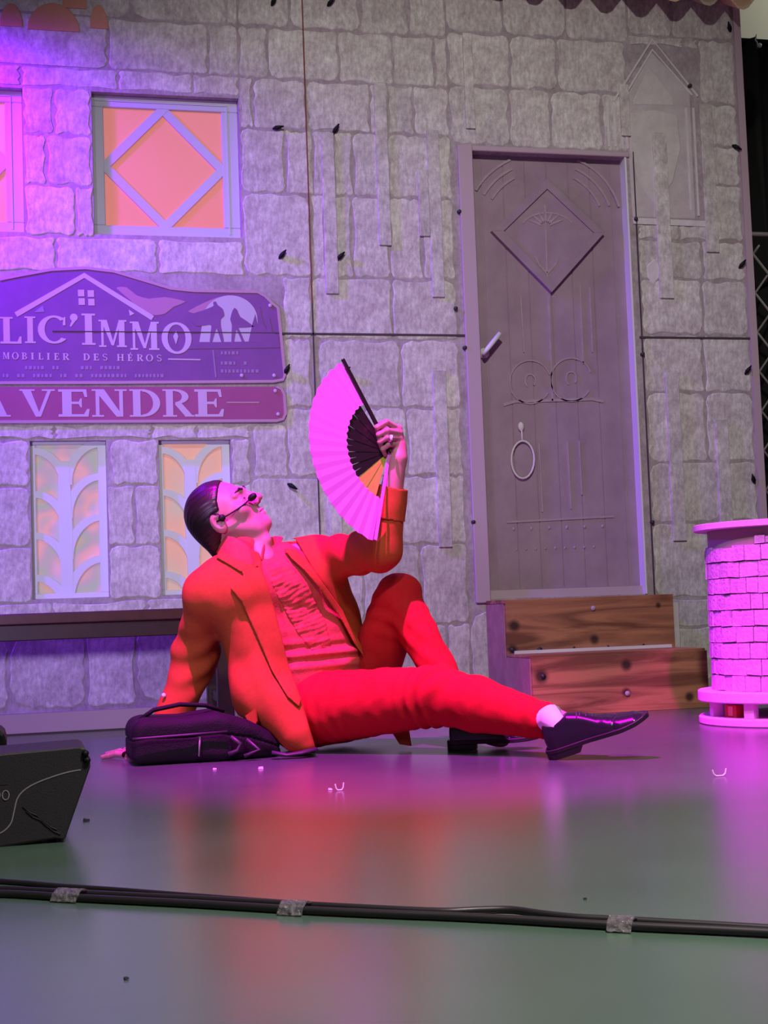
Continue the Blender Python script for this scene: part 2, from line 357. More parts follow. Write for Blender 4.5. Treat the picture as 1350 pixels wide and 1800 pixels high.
# stones: courses measured on the photograph (pixel columns for each course), the rest drawn with random widths
def sub(rects, h):
    out = []
    for (x0, x1, z0, z1) in rects:
        a, b, c, d = h
        if b <= x0 or a >= x1 or d <= z0 or c >= z1: out.append((x0, x1, z0, z1)); continue
        if x0 < a: out.append((x0, a, z0, z1))
        if x1 > b: out.append((b, x1, z0, z1))
        m0, m1 = max(x0, a), min(x1, b)
        if z0 < c: out.append((m0, m1, z0, c))
        if z1 > d: out.append((m0, m1, d, z1))
    return out
def stone(x0, x1, z0, z1, rnd=1.0):
    g = 0.0025; x0 += g; x1 -= g; z0 += g; z1 -= g
    w, h = x1-x0, z1-z0
    if w < 0.03 or h < 0.03: return
    poly = []
    rr = [min(w, h)*random.uniform(0.05, 0.20)*rnd for _ in range(4)]
    cs = [(x1-rr[0], z1-rr[0], 0), (x0+rr[1], z1-rr[1], 90), (x0+rr[2], z0+rr[2], 180), (x1-rr[3], z0+rr[3], 270)]
    for k, (cx, cz, a0) in enumerate(cs):
        for t in (0, 45, 90):
            a = math.radians(a0+t); poly.append((cx+rr[k]*math.cos(a), cz+rr[k]*math.sin(a)))
        nx = cs[(k+1) % 4]; a = math.radians(a0+90)
        p = (cx+rr[k]*math.cos(a), cz+rr[k]*math.sin(a)); q = (nx[0]+rr[(k+1) % 4]*math.cos(a), nx[1]+rr[(k+1) % 4]*math.sin(a))
        for t in (0.2, 0.4, 0.6, 0.8):
            j = random.uniform(-0.011, 0.002)
            poly.append((p[0]+(q[0]-p[0])*t+math.cos(a)*j, p[1]+(q[1]-p[1])*t+math.sin(a)*j))
    b = MB(); b.prism(poly, -0.0026+random.uniform(-0.0008, 0.0006), 0.001, 0.0045)
    obj('stone', b, M_STONE, WALL, loc=((x0+x1)/2, 0, (z0+z1)/2))
HL = [(h[0]-0.0, h[1]+0.0, h[2], h[3]) for h in HOLES.values()]
SIGN_UP = (-1.0, 0.735, 1.34, 1.74); SIGN_LO = (-1.0, 0.735, 1.165, 1.335)
HL += [SIGN_UP, SIGN_LO, (1.46, 1.549, 0.40, 2.33), (2.231, 2.275, 0.40, 2.33), (1.46, 2.275, 2.305, 2.33), (2.26, 2.60, 2.02, 2.80)]
def zr(u, v): return XZ(u, v)[1]
def course(ztop, zbot, cuts, xa, xb, rnd=1.0):
    c = [xa]+[x for x in cuts if xa < x < xb]+[xb]
    for i in range(len(c)-1):
        rs = [(c[i], c[i+1], zbot, ztop)]
        for h in HL: rs = sub(rs, h)
        for r in rs: stone(*r, rnd=rnd)
def px(vmid, us): return [XZ(u, vmid)[0] for u in us]
def rand_cuts(xa, xb, lo, hi):
    x = xa; out = []
    while True:
        x += random.uniform(lo, hi)
        if x > xb-lo*0.6: return out
        out.append(x)
ZM = [3.45, 3.20]+[zr(620, v) for v in (57, 146, 233, 345, 489, 597, 717, 838, 960, 1103)]+[0.10]
CUT = {1: [508, 632, 717, 800], 2: [471, 595, 690, 763, 830], 3: [445, 540, 650, 682, 727, 815], 4: [502, 550, 588, 620, 683, 766],
       5: [548, 572, 620, 685, 742], 6: [548, 690], 7: [548, 560, 705], 8: [640, 715, 785], 9: [700, 785], 10: [640, 740], 11: [700, 790]}
X0, X1 = XZ(425, 300)[0], 1.46
for k in range(len(ZM)-1):
    v = [0, 0, 100, 190, 290, 420, 540, 660, 780, 900, 1030, 1180][k]
    course(ZM[k], ZM[k+1], px(v, CUT[k]) if k in CUT else rand_cuts(X0, X1, 0.15, 0.35), X0+random.uniform(-0.02, 0.02) if k > 3 else X0, X1)
# left part
ZLf = [3.45, 3.16, zr(300, 38), zr(300, 128), 2.49, 2.30, 2.10, 1.90, 1.76, 1.55, 1.34, 1.165, 1.11, 0.93, 0.70, 0.49, 0.40]
for k in range(len(ZLf)-1):
    cc = px(20, [228, 398]) if k == 1 else (px(80, [190, 365]) if k == 2 else rand_cuts(XL, X0, 0.16, 0.40))
    course(ZLf[k], ZLf[k+1], cc, XL, X0)
course(0.40, 0.09, [-1.9, -1.4, -0.95, -0.62]+px(1190, [16, 152, 240]), XL, X0, 2.0)
# right part
ZRt = [3.45, 3.20]+[zr(1240, v) for v in (70, 183, 257, 326, 424, 493, 590, 690, 812, 918, 1050)]+[0.30, 0.07]
XRa = 2.275
for k in range(len(ZRt)-1): course(ZRt[k], ZRt[k+1], rand_cuts(XRa, XR, 0.17, 0.34), XRa, XR-0.03)
course(3.45, 2.81, rand_cuts(1.46, 2.275, 0.2, 0.36), 1.46, 2.275); course(2.81, 2.58, rand_cuts(1.46, 2.275, 0.18, 0.3), 1.46, 2.275); course(2.58, 2.33, rand_cuts(1.46, 2.275, 0.18, 0.3), 1.46, 2.275)
course(0.40, 0.02, [2.0], 1.46, 2.275)

# battens, seams, trims, hooks on the flat
BAT = [(568, 590, 235, 517), (661, 682, 148, 432), (754, 775, 230, 523), (815, 831, 60, 227), (574, 596, 655, 950), (765, 788, 652, 962),
       (1089, 1105, 150, 240), (1152, 1176, 235, 525), (1234, 1256, 185, 444), (1175, 1198, 655, 951), (1260, 1282, 738, 925), (735, 753, 300, 416)]
for (u0, u1, v0, v1) in BAT:
    um, vm = (u0+u1)/2, (v0+v1)/2
    xc = XZ(um+(0), vm)[0]; hw = (XZ(u1, vm)[0]-XZ(u0, vm)[0])/2
    # the battens stand plumb
    b = MB(); b.bbox(xc-hw, xc+hw, -0.013, 0.0, zr(um, v1), zr(um, v0), 0.0015)
    obj('batten', b, M_STONE, WALL, loc=(xc, 0, zr(um, vm)))
for (x0, x1, z, mt) in ((-2.4, 1.49, 1.529, M_SEAM), (2.26, XR, 1.529, M_SEAM)):
    b = MB(); b.box(x0, x1, -0.0062, 0.0, z-0.004, z+0.004); obj('panel_seam', b, mt, WALL)
b = MB(); b.box(0.850, 0.855, -0.0062, 0, 1.65, ZT); obj('panel_seam', b, M_SEAMRED, WALL)
b = MB(); b.box(0.850, 0.855, -0.0062, 0, 0.09, 1.65); obj('panel_seam', b, M_SEAM, WALL)
b = MB(); b.box(XR-0.028, XR+0.004, -0.012, TH+0.01, 0, ZT); tagp(obj('trim_1', b, M_JAMB, WALL), 'upright edge strip of the stage wall')
HK = [(480, 4), (580, 6), (487, 226), (589, 229), (495, 449), (597, 452), (503, 651), (606, 653), (512, 855), (1280, 50), (1292, 260), (1302, 466), (1312, 652), (1322, 843)]
for i, (u, v) in enumerate(HK):
    p = W(u, v); b = MB(); R0 = random.uniform(-0.5, 0.5)+0.75
    if i in (2,): R0 = 0.15
    if i in (8, 10): R0 = -0.6
    if i in (9, 13): R0 = 2.0
    a = np.array([math.cos(R0), -0.45, math.sin(R0)])*0.02
    b.tube([p+(0, 0.004, 0), p+(0, -0.012, 0)], 0.007, 8)
    b.tube([p+(0, -0.012, 0)-a*0.9, p+(0, -0.014, 0)-a*0.3, p+(0, -0.013, 0)+a*0.3, p+(0, -0.012, 0)+a*1.2], [0.004, 0.0095, 0.008, 0.0022], 8)
    obj('hook', b, M_BLACK, WALL, True, loc=p)
for (u, v) in ((806, 373), (816, 612), (831, 918), (1116, 386), (1128, 623), (1145, 918), (800, 543), (1211, 152)):
    p = W(u, v); b = MB(); b.tube([p+(0, 0.002, 0), p+(0, -0.016, 0), p+(0, -0.019, 0)], [0.008, 0.008, 0.005], 8); obj('screw', b, M_SCREW, WALL, True, loc=p)
# projected window light, top left, put into the colour of thin arched discs
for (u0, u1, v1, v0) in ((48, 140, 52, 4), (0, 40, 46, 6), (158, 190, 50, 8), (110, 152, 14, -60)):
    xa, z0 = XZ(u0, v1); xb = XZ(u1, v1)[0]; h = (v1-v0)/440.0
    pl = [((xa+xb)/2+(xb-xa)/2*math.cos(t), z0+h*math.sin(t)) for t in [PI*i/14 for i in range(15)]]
    b = MB(); b.prism(pl, -0.0075, 0.0, 0.003); obj('projected_light_arch', b, M_ARCH, WALL, loc=((xa+xb)/2, 0, z0))
# painted niche with a pointed shield, right of the door
def xz(pts): return [XZ(u, v) for u, v in pts]
def relief(name, pts, y, mat, bev=0.004):
    q = xz(pts); b = MB(); b.prism(q, y, 0.0, bev); c = np.mean(np.array(q), 0); return obj(name, b, mat, WALL, loc=(c[0], 0, c[1]))
relief('niche_back', [(1100, 172), (1145, 92), (1212, 160), (1222, 385), (1112, 382)], -0.0027, M_DARKRELIEF)
relief('shield', [(1108, 200), (1148, 194), (1190, 203), (1196, 262), (1182, 320), (1152, 362), (1122, 322), (1107, 262)], -0.0055, M_PLAIN, 0.004)
relief('niche_peak', [(1112, 178), (1140, 118), (1182, 170), (1184, 186), (1113, 184)], -0.0042, M_PLAIN)
relief('niche_ledge', [(1112, 383), (1242, 389), (1243, 399), (1113, 394)], -0.006, M_RELIEF, 0.003)
for (u, v0, v1) in ((1098, 180, 262), (1090, 180, 262), (1205, 190, 370), (1218, 190, 380), (1078, 180, 258), (1066, 180, 258)):
    b = MB(); b.strip(xz([(u, v0), (u+(v1-v0)*0.05, v1)]), 0.010, -0.0042, 0.0); obj('painted_column', b, M_RELIEF, WALL)
for pts in ([(1092, 178), (1146, 88), (1216, 168)], [(1078, 178), (1146, 70), (1226, 170)]):
    b = MB(); b.strip(xz(pts), 0.010, -0.0046, 0.0); obj('niche_arch', b, M_RELIEF, WALL)
relief('painted_quatrefoil', [(1150, 455), (1160, 470), (1157, 490), (1148, 500), (1138, 488), (1136, 468)], -0.0045, M_RELIEF)

# skirting along the left foot of the wall
b = MB(); b.bbox(XL, 0.50, -0.035, 0.0, 0.0, 0.078, 0.003); tagp(obj('baseboard_back', b, M_SKIRT), 'mauve skirting along the foot of the stage wall', kind='structure')
b = MB(); b.box(XL, 0.50, -0.036, -0.034, 0.0, 0.006); obj('painted_shade_line', b, M_SEAM, bpy.data.objects['baseboard_back'])  # dark strip standing in for the shade at the skirting's foot

# ------------------------------------------------------------------ windows
def upper_window(name, label):
    x0, x1, z0, z1 = HOLES[name]; fw = 0.047
    b = MB(); b.bbox(x0, x1, 0.036, TH, z0, z0+fw, 0.003)
    root = obj(name, b, M_FRAME, loc=((x0+x1)/2, 0.05, z0)); tagp(root, label, kind='structure')
    for (a, c, e, g) in ((x0, x1, z1-fw, z1), (x0, x0+fw, z0+fw, z1-fw), (x1-fw-0.02, x1, z0+fw, z1-fw)):
        b = MB(); b.bbox(a, c, 0.036, TH, e, g, 0.003); obj('window_frame', b, M_FRAME, root)
    for (a, c, e, g) in ((x0+0.012, x1-0.045, z1-0.024, z1-0.019), (x1-0.048, x1-0.043, z0+0.02, z1-0.022)):
        b = MB(); b.box(a, c, 0.033, 0.037, e, g); obj('frame_bead', b, M_FRAME, root)
    a, c, e, g = x0+fw, x1-fw-0.02, z0+fw, z1-fw; mx, mz = (a+c)/2, (e+g)/2
    D = [(mx, g), (a, mz), (mx, e), (c, mz)]
    for i in range(4):
        p, q = np.array(D[i]), np.array(D[(i+1) % 4]); e_ = (q-p)/np.linalg.norm(q-p)*0.017; p, q = p-e_, q+e_
        b = MB(); b.strip([p, q], 0.034, 0.0375+0.0007*(i % 2), 0.052); obj('muntin', b, M_FRAME, root)
    def pane(pl):
        b = MB(); b.prism(pl, 0.048, 0.054); obj('pane', b, M_PANE_UP, root)
    pane(D); pane([(a, g), (a, mz), (mx, g)]); pane([(c, g), (mx, g), (c, mz)]); pane([(a, e), (mx, e), (a, mz)]); pane([(c, e), (c, mz), (mx, e)])
upper_window('window_1', 'square window cut by the left edge, flooded with magenta light')
upper_window('window_2', 'square window with diamond glazing bars and salmon lit panes')
def leaf_window(name, label, pm):
    x0, x1, z0, z1 = HOLES[name]; w, h = x1-x0, z1-z0; ft = 0.020
    b = MB(); b.bbox(x0, x1, 0.030, 0.045, z0, z0+ft, 0.002)
    root = obj(name, b, M_FRET, loc=((x0+x1)/2, 0.05, z0)); tagp(root, label, kind='structure')
    for (a, c, e, g) in ((x0, x1, z1-0.012, z1), (x0, x0+ft, z0+ft, z1-0.012), (x1-ft-0.012, x1, z0+ft, z1-0.012)):
        b = MB(); b.bbox(a, c, 0.030, 0.045, e, g, 0.002); obj('window_frame', b, M_FRET, root)
    sx = lambda t: x0+w*(0.455-0.02*t)
    st = [(sx(t), z0+0.01+t*h*0.86) for t in np.linspace(0, 1, 9)]
    b = MB(); b.strip(st, [0.052-0.022*abs(t-0.5) for t in np.linspace(0, 1, 9)], 0.0292, 0.045); obj('fretwork_stem', b, M_FRET, root)
    for vt in (-2, 72, 143, 215, -74):           # left leaves: start heights in photo pixels below the top
        zt = z1-(vt-72+90)/440.0*0.985
        n = 12; pts = []
        for i in range(n):
            a = PI/2*i/(n-1); pts.append((x0+ft*0.6+(w*0.42)*math.sin(a), zt-0.158*(1-math.cos(a))))
        pts = [p for p in pts if z0+0.008 < p[1] < z1-0.006]
        if len(pts) > 2: b = MB(); b.strip(pts, [0.026+0.010*(i/len(pts)) for i in range(len(pts))], 0.0302, 0.0448); obj('fretwork_leaf', b, M_FRET, root)
    for vt in (4, 61, 131, 203, -66):
        zt = z1-vt/440.0*0.985
        n = 12; pts = []
        for i in range(n):
            a = PI/2*i/(n-1); pts.append((x1-ft-(w*0.45)*math.sin(a), zt-0.158*(1-math.cos(a))))
        pts = [p for p in pts if z0+0.008 < p[1] < z1-0.006]
        if len(pts) > 2: b = MB(); b.strip(pts, [0.026+0.010*(i/len(pts)) for i in range(len(pts))], 0.0302, 0.0448); obj('fretwork_leaf', b, M_FRET, root)
    b = MB(); b.box(x0, x1, 0.050, 0.055, z0, z1); obj('pane', b, pm, root)
leaf_window('window_3', 'narrow window with leaf shaped fretwork over iridescent film, above the bench', M_PANE_FILM)
leaf_window('window_4', 'narrow fretwork window with peach film, partly behind the man\'s head', M_PANE_FILM2)

# ------------------------------------------------------------------ door
dx0, dx1, dz0, dz1 = HOLES['door_1']
b = MB(); b.box(dx0, dx1, 0.046, TH, dz0, dz1)
DOOR = obj('door_1', b, M_DOOR, loc=((dx0+dx1)/2, 0.05, dz0)); tagp(DOOR, 'mauve door with a raised diamond panel and faint carved ornament', kind='structure')
YD = 0.046
def dxz(pts): return [XZ(u, v, YD) for u, v in pts]
n_pl = 6
pw = (dx1-dx0-0.10)/n_pl
for i in range(n_pl):
    b = MB(); b.bbox(dx0+0.05+i*pw+0.002, dx0+0.05+(i+1)*pw-0.002, 0.0425, 0.047, dz0+0.035, dz1-0.02, 0.0012); obj('door_plank', b, M_DOOR, DOOR)
def dstrip(name, pts, w, mat=M_DOORDET, y=0.038):
    b = MB(); b.strip(dxz(pts), w, y, YD-0.001); return obj(name, b, mat, DOOR)
dia = [(957, 317), (861, 409), (966, 516), (1058, 412)]
b = MB(); b.prism(dxz(dia), 0.026, YD, 0.004); obj('diamond_panel', b, M_DOOR, DOOR)
inner = [(958, 335), (882, 409), (965, 497), (1040, 412)]
dm = dxz(dia); di = dxz(inner)
for i in range(4):
    p, q, r2, s2 = dm[i], dm[(i+1) % 4], di[(i+1) % 4], di[i]
    b = MB(); b.prism([p, q, r2, s2], 0.018, 0.027, 0.002); obj('diamond_moulding', b, M_DOOR, DOOR)
def arc(cu, cv, ru, rv, a0, a1, n=16): return [(cu+ru*math.cos(math.radians(a0+(a1-a0)*i/(n-1))), cv-rv*math.sin(math.radians(a0+(a1-a0)*i/(n-1)))) for i in range(n)]
def dstripy(name, pts, w, y, yb): b = MB(); b.strip([XZ(u, v, y) for u, v in pts], w, y, yb); return obj(name, b, M_DOORDET, DOOR)
dstripy('carved_arch', arc(962, 410, 50, 36, 150, 30), 0.007, 0.024, 0.027)
dstripy('carved_stem', [(958, 360), (962, 488)], 0.006, 0.024, 0.027)
for i in range(7):
    a = math.radians(25+i*21.7); dstripy('carved_petal', [(959+8*math.cos(a), 398-8*math.sin(a)), (959+34*math.cos(a), 398-28*math.sin(a))], [0.012, 0.004], 0.0235, 0.027)
for s in (-1, 1):
    dstripy('carved_leaf', [(962, 480), (962+s*14, 466), (962+s*20, 450)], [0.01, 0.008, 0.003], 0.0235, 0.027)
for k, rr in enumerate((100, 116, 132)):
    dstrip('carved_band', arc(960, 400, rr, rr*0.98, 62+k*2, 22-k*3), 0.010); dstrip('carved_band', arc(950, 400, rr, rr*0.98, 118-k*2, 150), 0.010)
dstrip('carved_stem', [(963, 520), (966, 600), (970, 705)], 0.007)
for (cu, cv) in ((931, 672), (1003, 668)):
    dstrip('carved_scroll', arc(cu, cv, 36, 38, 20, 200, 18), 0.006); dstrip('carved_scroll', arc(cu, cv, 36, 38, 200, 330, 14), 0.006)
    dstrip('carved_curl', arc(cu, cv-2, 9, 12, -40, 240, 14), 0.006)
dstrip('carved_rail', [(884, 712), (905, 706), (1040, 702), (1060, 706)], 0.012)
dstrip('carved_rail', [(890, 918), (1078, 908)], 0.008)
for (u0, u1, v0, v1) in ((1018, 1020, 500, 640), (1035, 1037, 505, 620), (914, 917, 520, 620), (946, 949, 780, 900), (996, 999, 775, 895), (1017, 1019, 775, 870)):
    dstrip('carved_groove', [(u0, v0), (u1+(v1-v0)*0.03, v1)], 0.006)
for i in range(6):
    p = W(903+i*31.2, 930-i*1.0, YD-0.004); b = MB(); b.ball(p, (0.006, 0.005, 0.008), 8, 5); obj('rivet', b, M_DOORDET, DOOR, True)
for i in range(9):
    p = W(908+i*17, 966-i*0.6, YD-0.004); b = MB(); b.ball(p, (0.005, 0.004, 0.006), 8, 5); obj('rivet', b, M_DOORDET, DOOR, True)
ring = [W(919+20*math.cos(t), 808-33*math.sin(t), 0.030) for t in np.linspace(0, 2*PI, 25)]
b = MB(); b.tube(ring, 0.0045, 6, False); kn = obj('door_knocker', b, M_RELIEF, DOOR, True)
b = MB(); b.ball(W(916, 750, 0.034), (0.014, 0.008, 0.02), 8, 6); b.tube([W(917, 756, 0.032), W(918, 776, 0.030)], 0.004, 6); obj('knocker_mount', b, M_RELIEF, kn, True)
b = MB(); b.box(dx0, dx1, 0.02, 0.046, dz0, dz0+0.035); obj('door_sill', b, M_JAMB, DOOR)
# lever handle
b = MB(); b.tube([W(851, 621, 0.045), W(851, 621, 0.028)], 0.022, 16); hd = obj('door_handle', b, M_PLAIN, DOOR, True)
b = MB(); b.tube([W(851, 621, 0.030), W(851, 621, -0.002), W(856, 614, -0.006), W(879, 586, -0.004)], [0.009, 0.0095, 0.010, 0.010], 10); obj('handle_lever', b, M_EDGE, hd, True)
# jambs and casing
b = MB(); b.bbox(1.487, dx0, -0.014, 0.0, 0.43, dz1+0.022, 0.003); obj('door_casing', b, M_JAMB, DOOR)
b = MB(); b.bbox(dx0, dx1+0.02, -0.010, 0.0, dz1, dz1+0.022, 0.003); obj('door_casing', b, M_JAMB, DOOR)
b = MB(); b.box(dx1-0.002, dx1+0.006, -0.006, TH, dz0, dz1); obj('door_jamb', b, M_EDGE, DOOR)
b = MB(); b.box(2.268, 2.272, -0.008, 0.0, 0.42, 2.33); obj('door_casing', b, M_SEAM, DOOR)

# ------------------------------------------------------------------ lettering, drawn as slab serif glyphs (unit height)
def ell(cx, cz, rx, rz, a0, a1, n=18): return [(cx+rx*math.cos(math.radians(a0+(a1-a0)*i/(n-1))), cz+rz*math.sin(math.radians(a0+(a1-a0)*i/(n-1)))) for i in range(n)]
def ringp(cx, cz, rx, rz, tx, tz, a0, a1, n=22):
    o = ell(cx, cz, rx, rz, a0, a1, n); i = ell(cx, cz, rx-tx, rz-tz, a0, a1, n)
    return [[o[k], o[k+1], i[k+1], i[k]] for k in range(n-1)]
def rc(x0, x1, z0, z1): return [(x0, z0), (x1, z0), (x1, z1), (x0, z1)]
def glyph(ch):
    s = 0.06; T = 0.21                       # serif height, stem width
    if ch == 'I': return 0.42, [rc(0.10, 0.32, 0, 1), rc(0.0, 0.42, 0, s), rc(0.0, 0.42, 1-s, 1)]
    if ch == 'L': return 0.68, [rc(0.10, 0.31, 0, 1), rc(0.0, 0.41, 1-s, 1), rc(0.0, 0.66, 0, 0.08), [(0.52, 0.0), (0.68, 0), (0.68, 0.27), (0.62, 0.27)]]
    if ch == 'E': return 0.72, [rc(0.09, 0.31, 0, 1), rc(0, 0.66, 1-0.09, 1), rc(0, 0.70, 0, 0.09), rc(0.3, 0.52, 0.46, 0.55), [(0.56, 1), (0.66, 1), (0.68, 0.72), (0.62, 0.72)], [(0.56, 0), (0.70, 0), (0.73, 0.28), (0.67, 0.28)], [(0.46, 0.5), (0.52, 0.34), (0.55, 0.34), (0.55, 0.67), (0.52, 0.67)]]
    if ch == 'A': return 0.92, [[(0.42, 1), (0.54, 1), (0.86, 0.03), (0.63, 0.03)], [(0.42, 1), (0.47, 1), (0.17, 0.03), (0.08, 0.03)], rc(0.24, 0.66, 0.28, 0.36), rc(0, 0.30, 0, s), rc(0.54, 0.95, 0, s)]
    if ch == 'V': return 0.96, [[(0.06, 0.97), (0.31, 0.97), (0.58, 0.0), (0.44, 0)], [(0.78, 0.97), (0.88, 0.97), (0.58, 0), (0.50, 0.06)], rc(0, 0.42, 1-s, 1), rc(0.62, 0.98, 1-s, 1)]
    if ch == 'N': return 0.94, [rc(0.10, 0.20, 0, 1), rc(0.74, 0.84, 0, 1), [(0.06, 1), (0.33, 1), (0.84, 0), (0.66, 0)], rc(0, 0.32, 0, s), rc(0.62, 0.95, 1-s, 1), rc(0.0, 0.2, 1-s, 1)]
    if ch == 'M': return 1.06, [rc(0.09, 0.18, 0, 1), rc(0.76, 0.98, 0, 1), [(0.08, 1), (0.31, 1), (0.58, 0.06), (0.48, 0.06)], [(0.77, 1), (0.86, 1), (0.56, 0.06), (0.48, 0.06)], rc(0, 0.28, 0, s), rc(0.68, 1.06, 0, s), rc(0, 0.28, 1-s, 1), rc(0.78, 1.06, 1-s, 1)]
    if ch == 'D': return 0.92, [rc(0.10, 0.32, 0, 1), rc(0, 0.44, 1-s, 1), rc(0, 0.44, 0, s)]+ringp(0.38, 0.5, 0.52, 0.5, 0.21, 0.085, -90, 90)
    if ch == 'R': return 0.92, [rc(0.10, 0.31, 0, 1), rc(0, 0.42, 0, s), rc(0, 0.42, 1-s, 1), [(0.36, 0.46), (0.56, 0.50), (0.92, 0.0), (0.68, 0)], rc(0.66, 0.94, 0, s)]+ringp(0.38, 0.73, 0.40, 0.27, 0.20, 0.075, -90, 90)
    if ch == 'B': return 0.80, [rc(0.10, 0.31, 0, 1), rc(0, 0.40, 0, s), rc(0, 0.40, 1-s, 1)]+ringp(0.36, 0.75, 0.34, 0.25, 0.18, 0.07, -90, 90)+ringp(0.36, 0.26, 0.42, 0.26, 0.19, 0.07, -90, 90)
    if ch == 'O': return 1.0, ringp(0.5, 0.5, 0.5, 0.52, 0.20, 0.075, 0, 360, 30)
    if ch == '0': return 0.62, ringp(0.29, 0.5, 0.29, 0.5, 0.085, 0.085, 0, 360, 26)
    if ch == 'C': return 0.86, ringp(0.48, 0.5, 0.48, 0.52, 0.20, 0.075, 48, 318, 26)+[[(0.74, 0.66), (0.82, 0.66), (0.82, 0.97), (0.76, 0.95)]]
    if ch == 'H': return 0.94, [rc(0.10, 0.30, 0, 1), rc(0.64, 0.84, 0, 1), rc(0.3, 0.64, 0.46, 0.54), rc(0, 0.4, 0, s), rc(0.54, 0.94, 0, s), rc(0, 0.4, 1-s, 1), rc(0.54, 0.94, 1-s, 1)]
    if ch == 'S': return 0.62, ringp(0.31, 0.74, 0.29, 0.26, 0.11, 0.08, 20, 270, 16)+ringp(0.31, 0.27, 0.29, 0.27, 0.11, 0.08, -160, 90, 16)
    if ch == '\u00c9':
        w, p = glyph('E'); return w, p+[[(0.30, 1.06), (0.40, 1.06), (0.56, 1.26), (0.40, 1.26)]]
    if ch == "'": return 0.26, [ell(0.13, 0.87, 0.12, 0.13, 0, 360, 14), [(0.15, 0.98), (0.25, 0.86), (0.04, 0.55), (0.0, 0.58)]]
    return 0.4, []
def letter(ch, x0, x1, z0, z1, y, mat, parent, th=0.0012, skew=0.0):
    w, polys = glyph(ch); b = MB()
    for k, pl in enumerate(polys):
        b.prism([(x0+(a/w)*(x1-x0)+skew*(c-0.5), z0+c*(z1-z0)) for a, c in pl], y-th-0.00002*k, y)
    return obj('letter', b, mat, parent, loc=((x0+x1)/2, y, z0))

def closed(pts, n=4):
    m = len(pts); pts = [np.array(p, float) for p in pts]; out = []
    for i in range(m):
        p0, p1, p2, p3 = pts[i-1], pts[i], pts[(i+1) % m], pts[(i+2) % m]
        for k in range(n):
            t = k/n; q = 0.5*((2*p1)+(-p0+p2)*t*0.8+(2*p0-5*p1+4*p2-p3)*t*t*0.8+(-p0+3*p1-3*p2+p3)*t**3*0.8) if False else p1+(p2-p1)*t+0.10*(t*(1-t))*((p1-p0)-(p3-p2))*1.6
            out.append((q[0], q[1]))
    return out
# ------------------------------------------------------------------ the for-sale sign
sx, sz = XZ(250, 670)
SIGN = thing('for_sale_sign', (sx, 0, sz), 'wide purple estate agency board reading A VENDRE, on the stone wall', 'sign')
top = [(-640, 672), (-640, 520), (-300, 520), (-120, 515), (0, 492), (40, 484), (90, 475), (150, 472), (200, 478), (250, 493), (300, 508), (340, 512), (452, 514), (466, 522), (478, 534), (488, 542), (492, 580), (500, 660), (497, 668), (480, 671)]
bot = [(-640, 681), (485, 680), (494, 684), (499, 694), (501, 728), (497, 737), (486, 740), (-640, 745)]
def spoly(name, pts, y, mat, yb=-0.001, bev=0.0, parent=None):
    if name in ('cape_emblem', 'cloud', 'silhouette'): pts = closed(pts)
    q = xz(pts); b = MB(); b.prism(q, y, yb, bev); c = np.mean(np.array(q), 0); return obj(name, b, mat, parent or SIGN, loc=(c[0], 0, c[1]))
UP = spoly('upper_board', top, -0.008, M_SIGN); LO = spoly('lower_board', bot, -0.008, M_SIGNRED); tagp(LO, 'plum coloured lower board'); 
YS = -0.008
def sstrip(name, pts, w, mat, parent=SIGN, th=0.0014): b = MB(); b.strip(xz(pts), w, YS-th, YS); return obj(name, b, mat, parent)
sstrip('border', top[4:]+[(200, 673), (-640, 675)], 0.011, M_SIGNTRIM, UP, 0.003)
sstrip('border', bot[1:], 0.011, M_SIGNTRIM, LO, 0.003)
sstrip('house_roof', [(28, 554), (148, 485), (268, 560)], 0.020, M_LETTER, UP)
for (a, c) in ((137, 511), (154, 512), (138, 526), (155, 527)): sstrip('house_window', [(a, c+5), (a+11, c+5)], 0.026, M_LETTER, UP)
spoly('roof_detail', [(60, 550), (75, 538), (78, 549)], YS-0.0013, M_FAINT, YS, parent=UP); spoly('roof_detail', [(226, 545), (236, 552), (228, 556)], YS-0.0013, M_LETTER, YS, parent=UP)
spoly('cape_emblem', [(204, 507), (222, 506), (240, 520), (262, 526), (290, 523), (326, 531), (305, 540), (290, 552), (272, 555), (250, 548), (228, 528)], YS-0.0013, M_SWOOSH, YS, parent=UP)
spoly('moon', [(404+48*math.cos(t), 563-43*math.sin(t)) for t in np.linspace(0, PI, 22)]+[(350, 602), (456, 602)], YS-0.001, M_MOON, YS, parent=UP)
spoly('cloud', [(330, 548), (365, 530), (392, 522), (380, 545), (350, 552)], YS-0.0009, M_SWOOSH, YS, parent=UP)
spoly('silhouette', [(330, 556), (355, 547), (370, 541), (375, 538), (374, 532), (379, 531), (382, 537), (391, 544), (394, 556), (388, 562), (388, 575), (393, 600), (388, 601), (380, 578), (373, 601), (368, 601), (371, 575), (366, 572), (345, 574)], YS-0.0018, M_SIGN, YS, parent=UP)
spoly('silhouette', [(408, 547), (412, 542), (417, 547), (422, 558), (446, 575), (420, 577), (421, 582), (430, 603), (425, 603), (415, 580), (411, 603), (406, 603), (407, 572), (404, 562)], YS-0.0018, M_SIGN, YS, parent=UP)
spoly('ground_line', [(330, 603), (490, 600), (491, 612), (330, 614)], YS-0.0016, M_SIGN, YS, parent=UP)
spoly('tree_line', [(436, 602), (443, 570), (448, 553), (452, 570), (456, 540), (461, 565), (468, 582), (473, 560), (478, 585), (488, 590), (489, 602)], YS-0.0018, M_SIGN, YS, parent=UP)
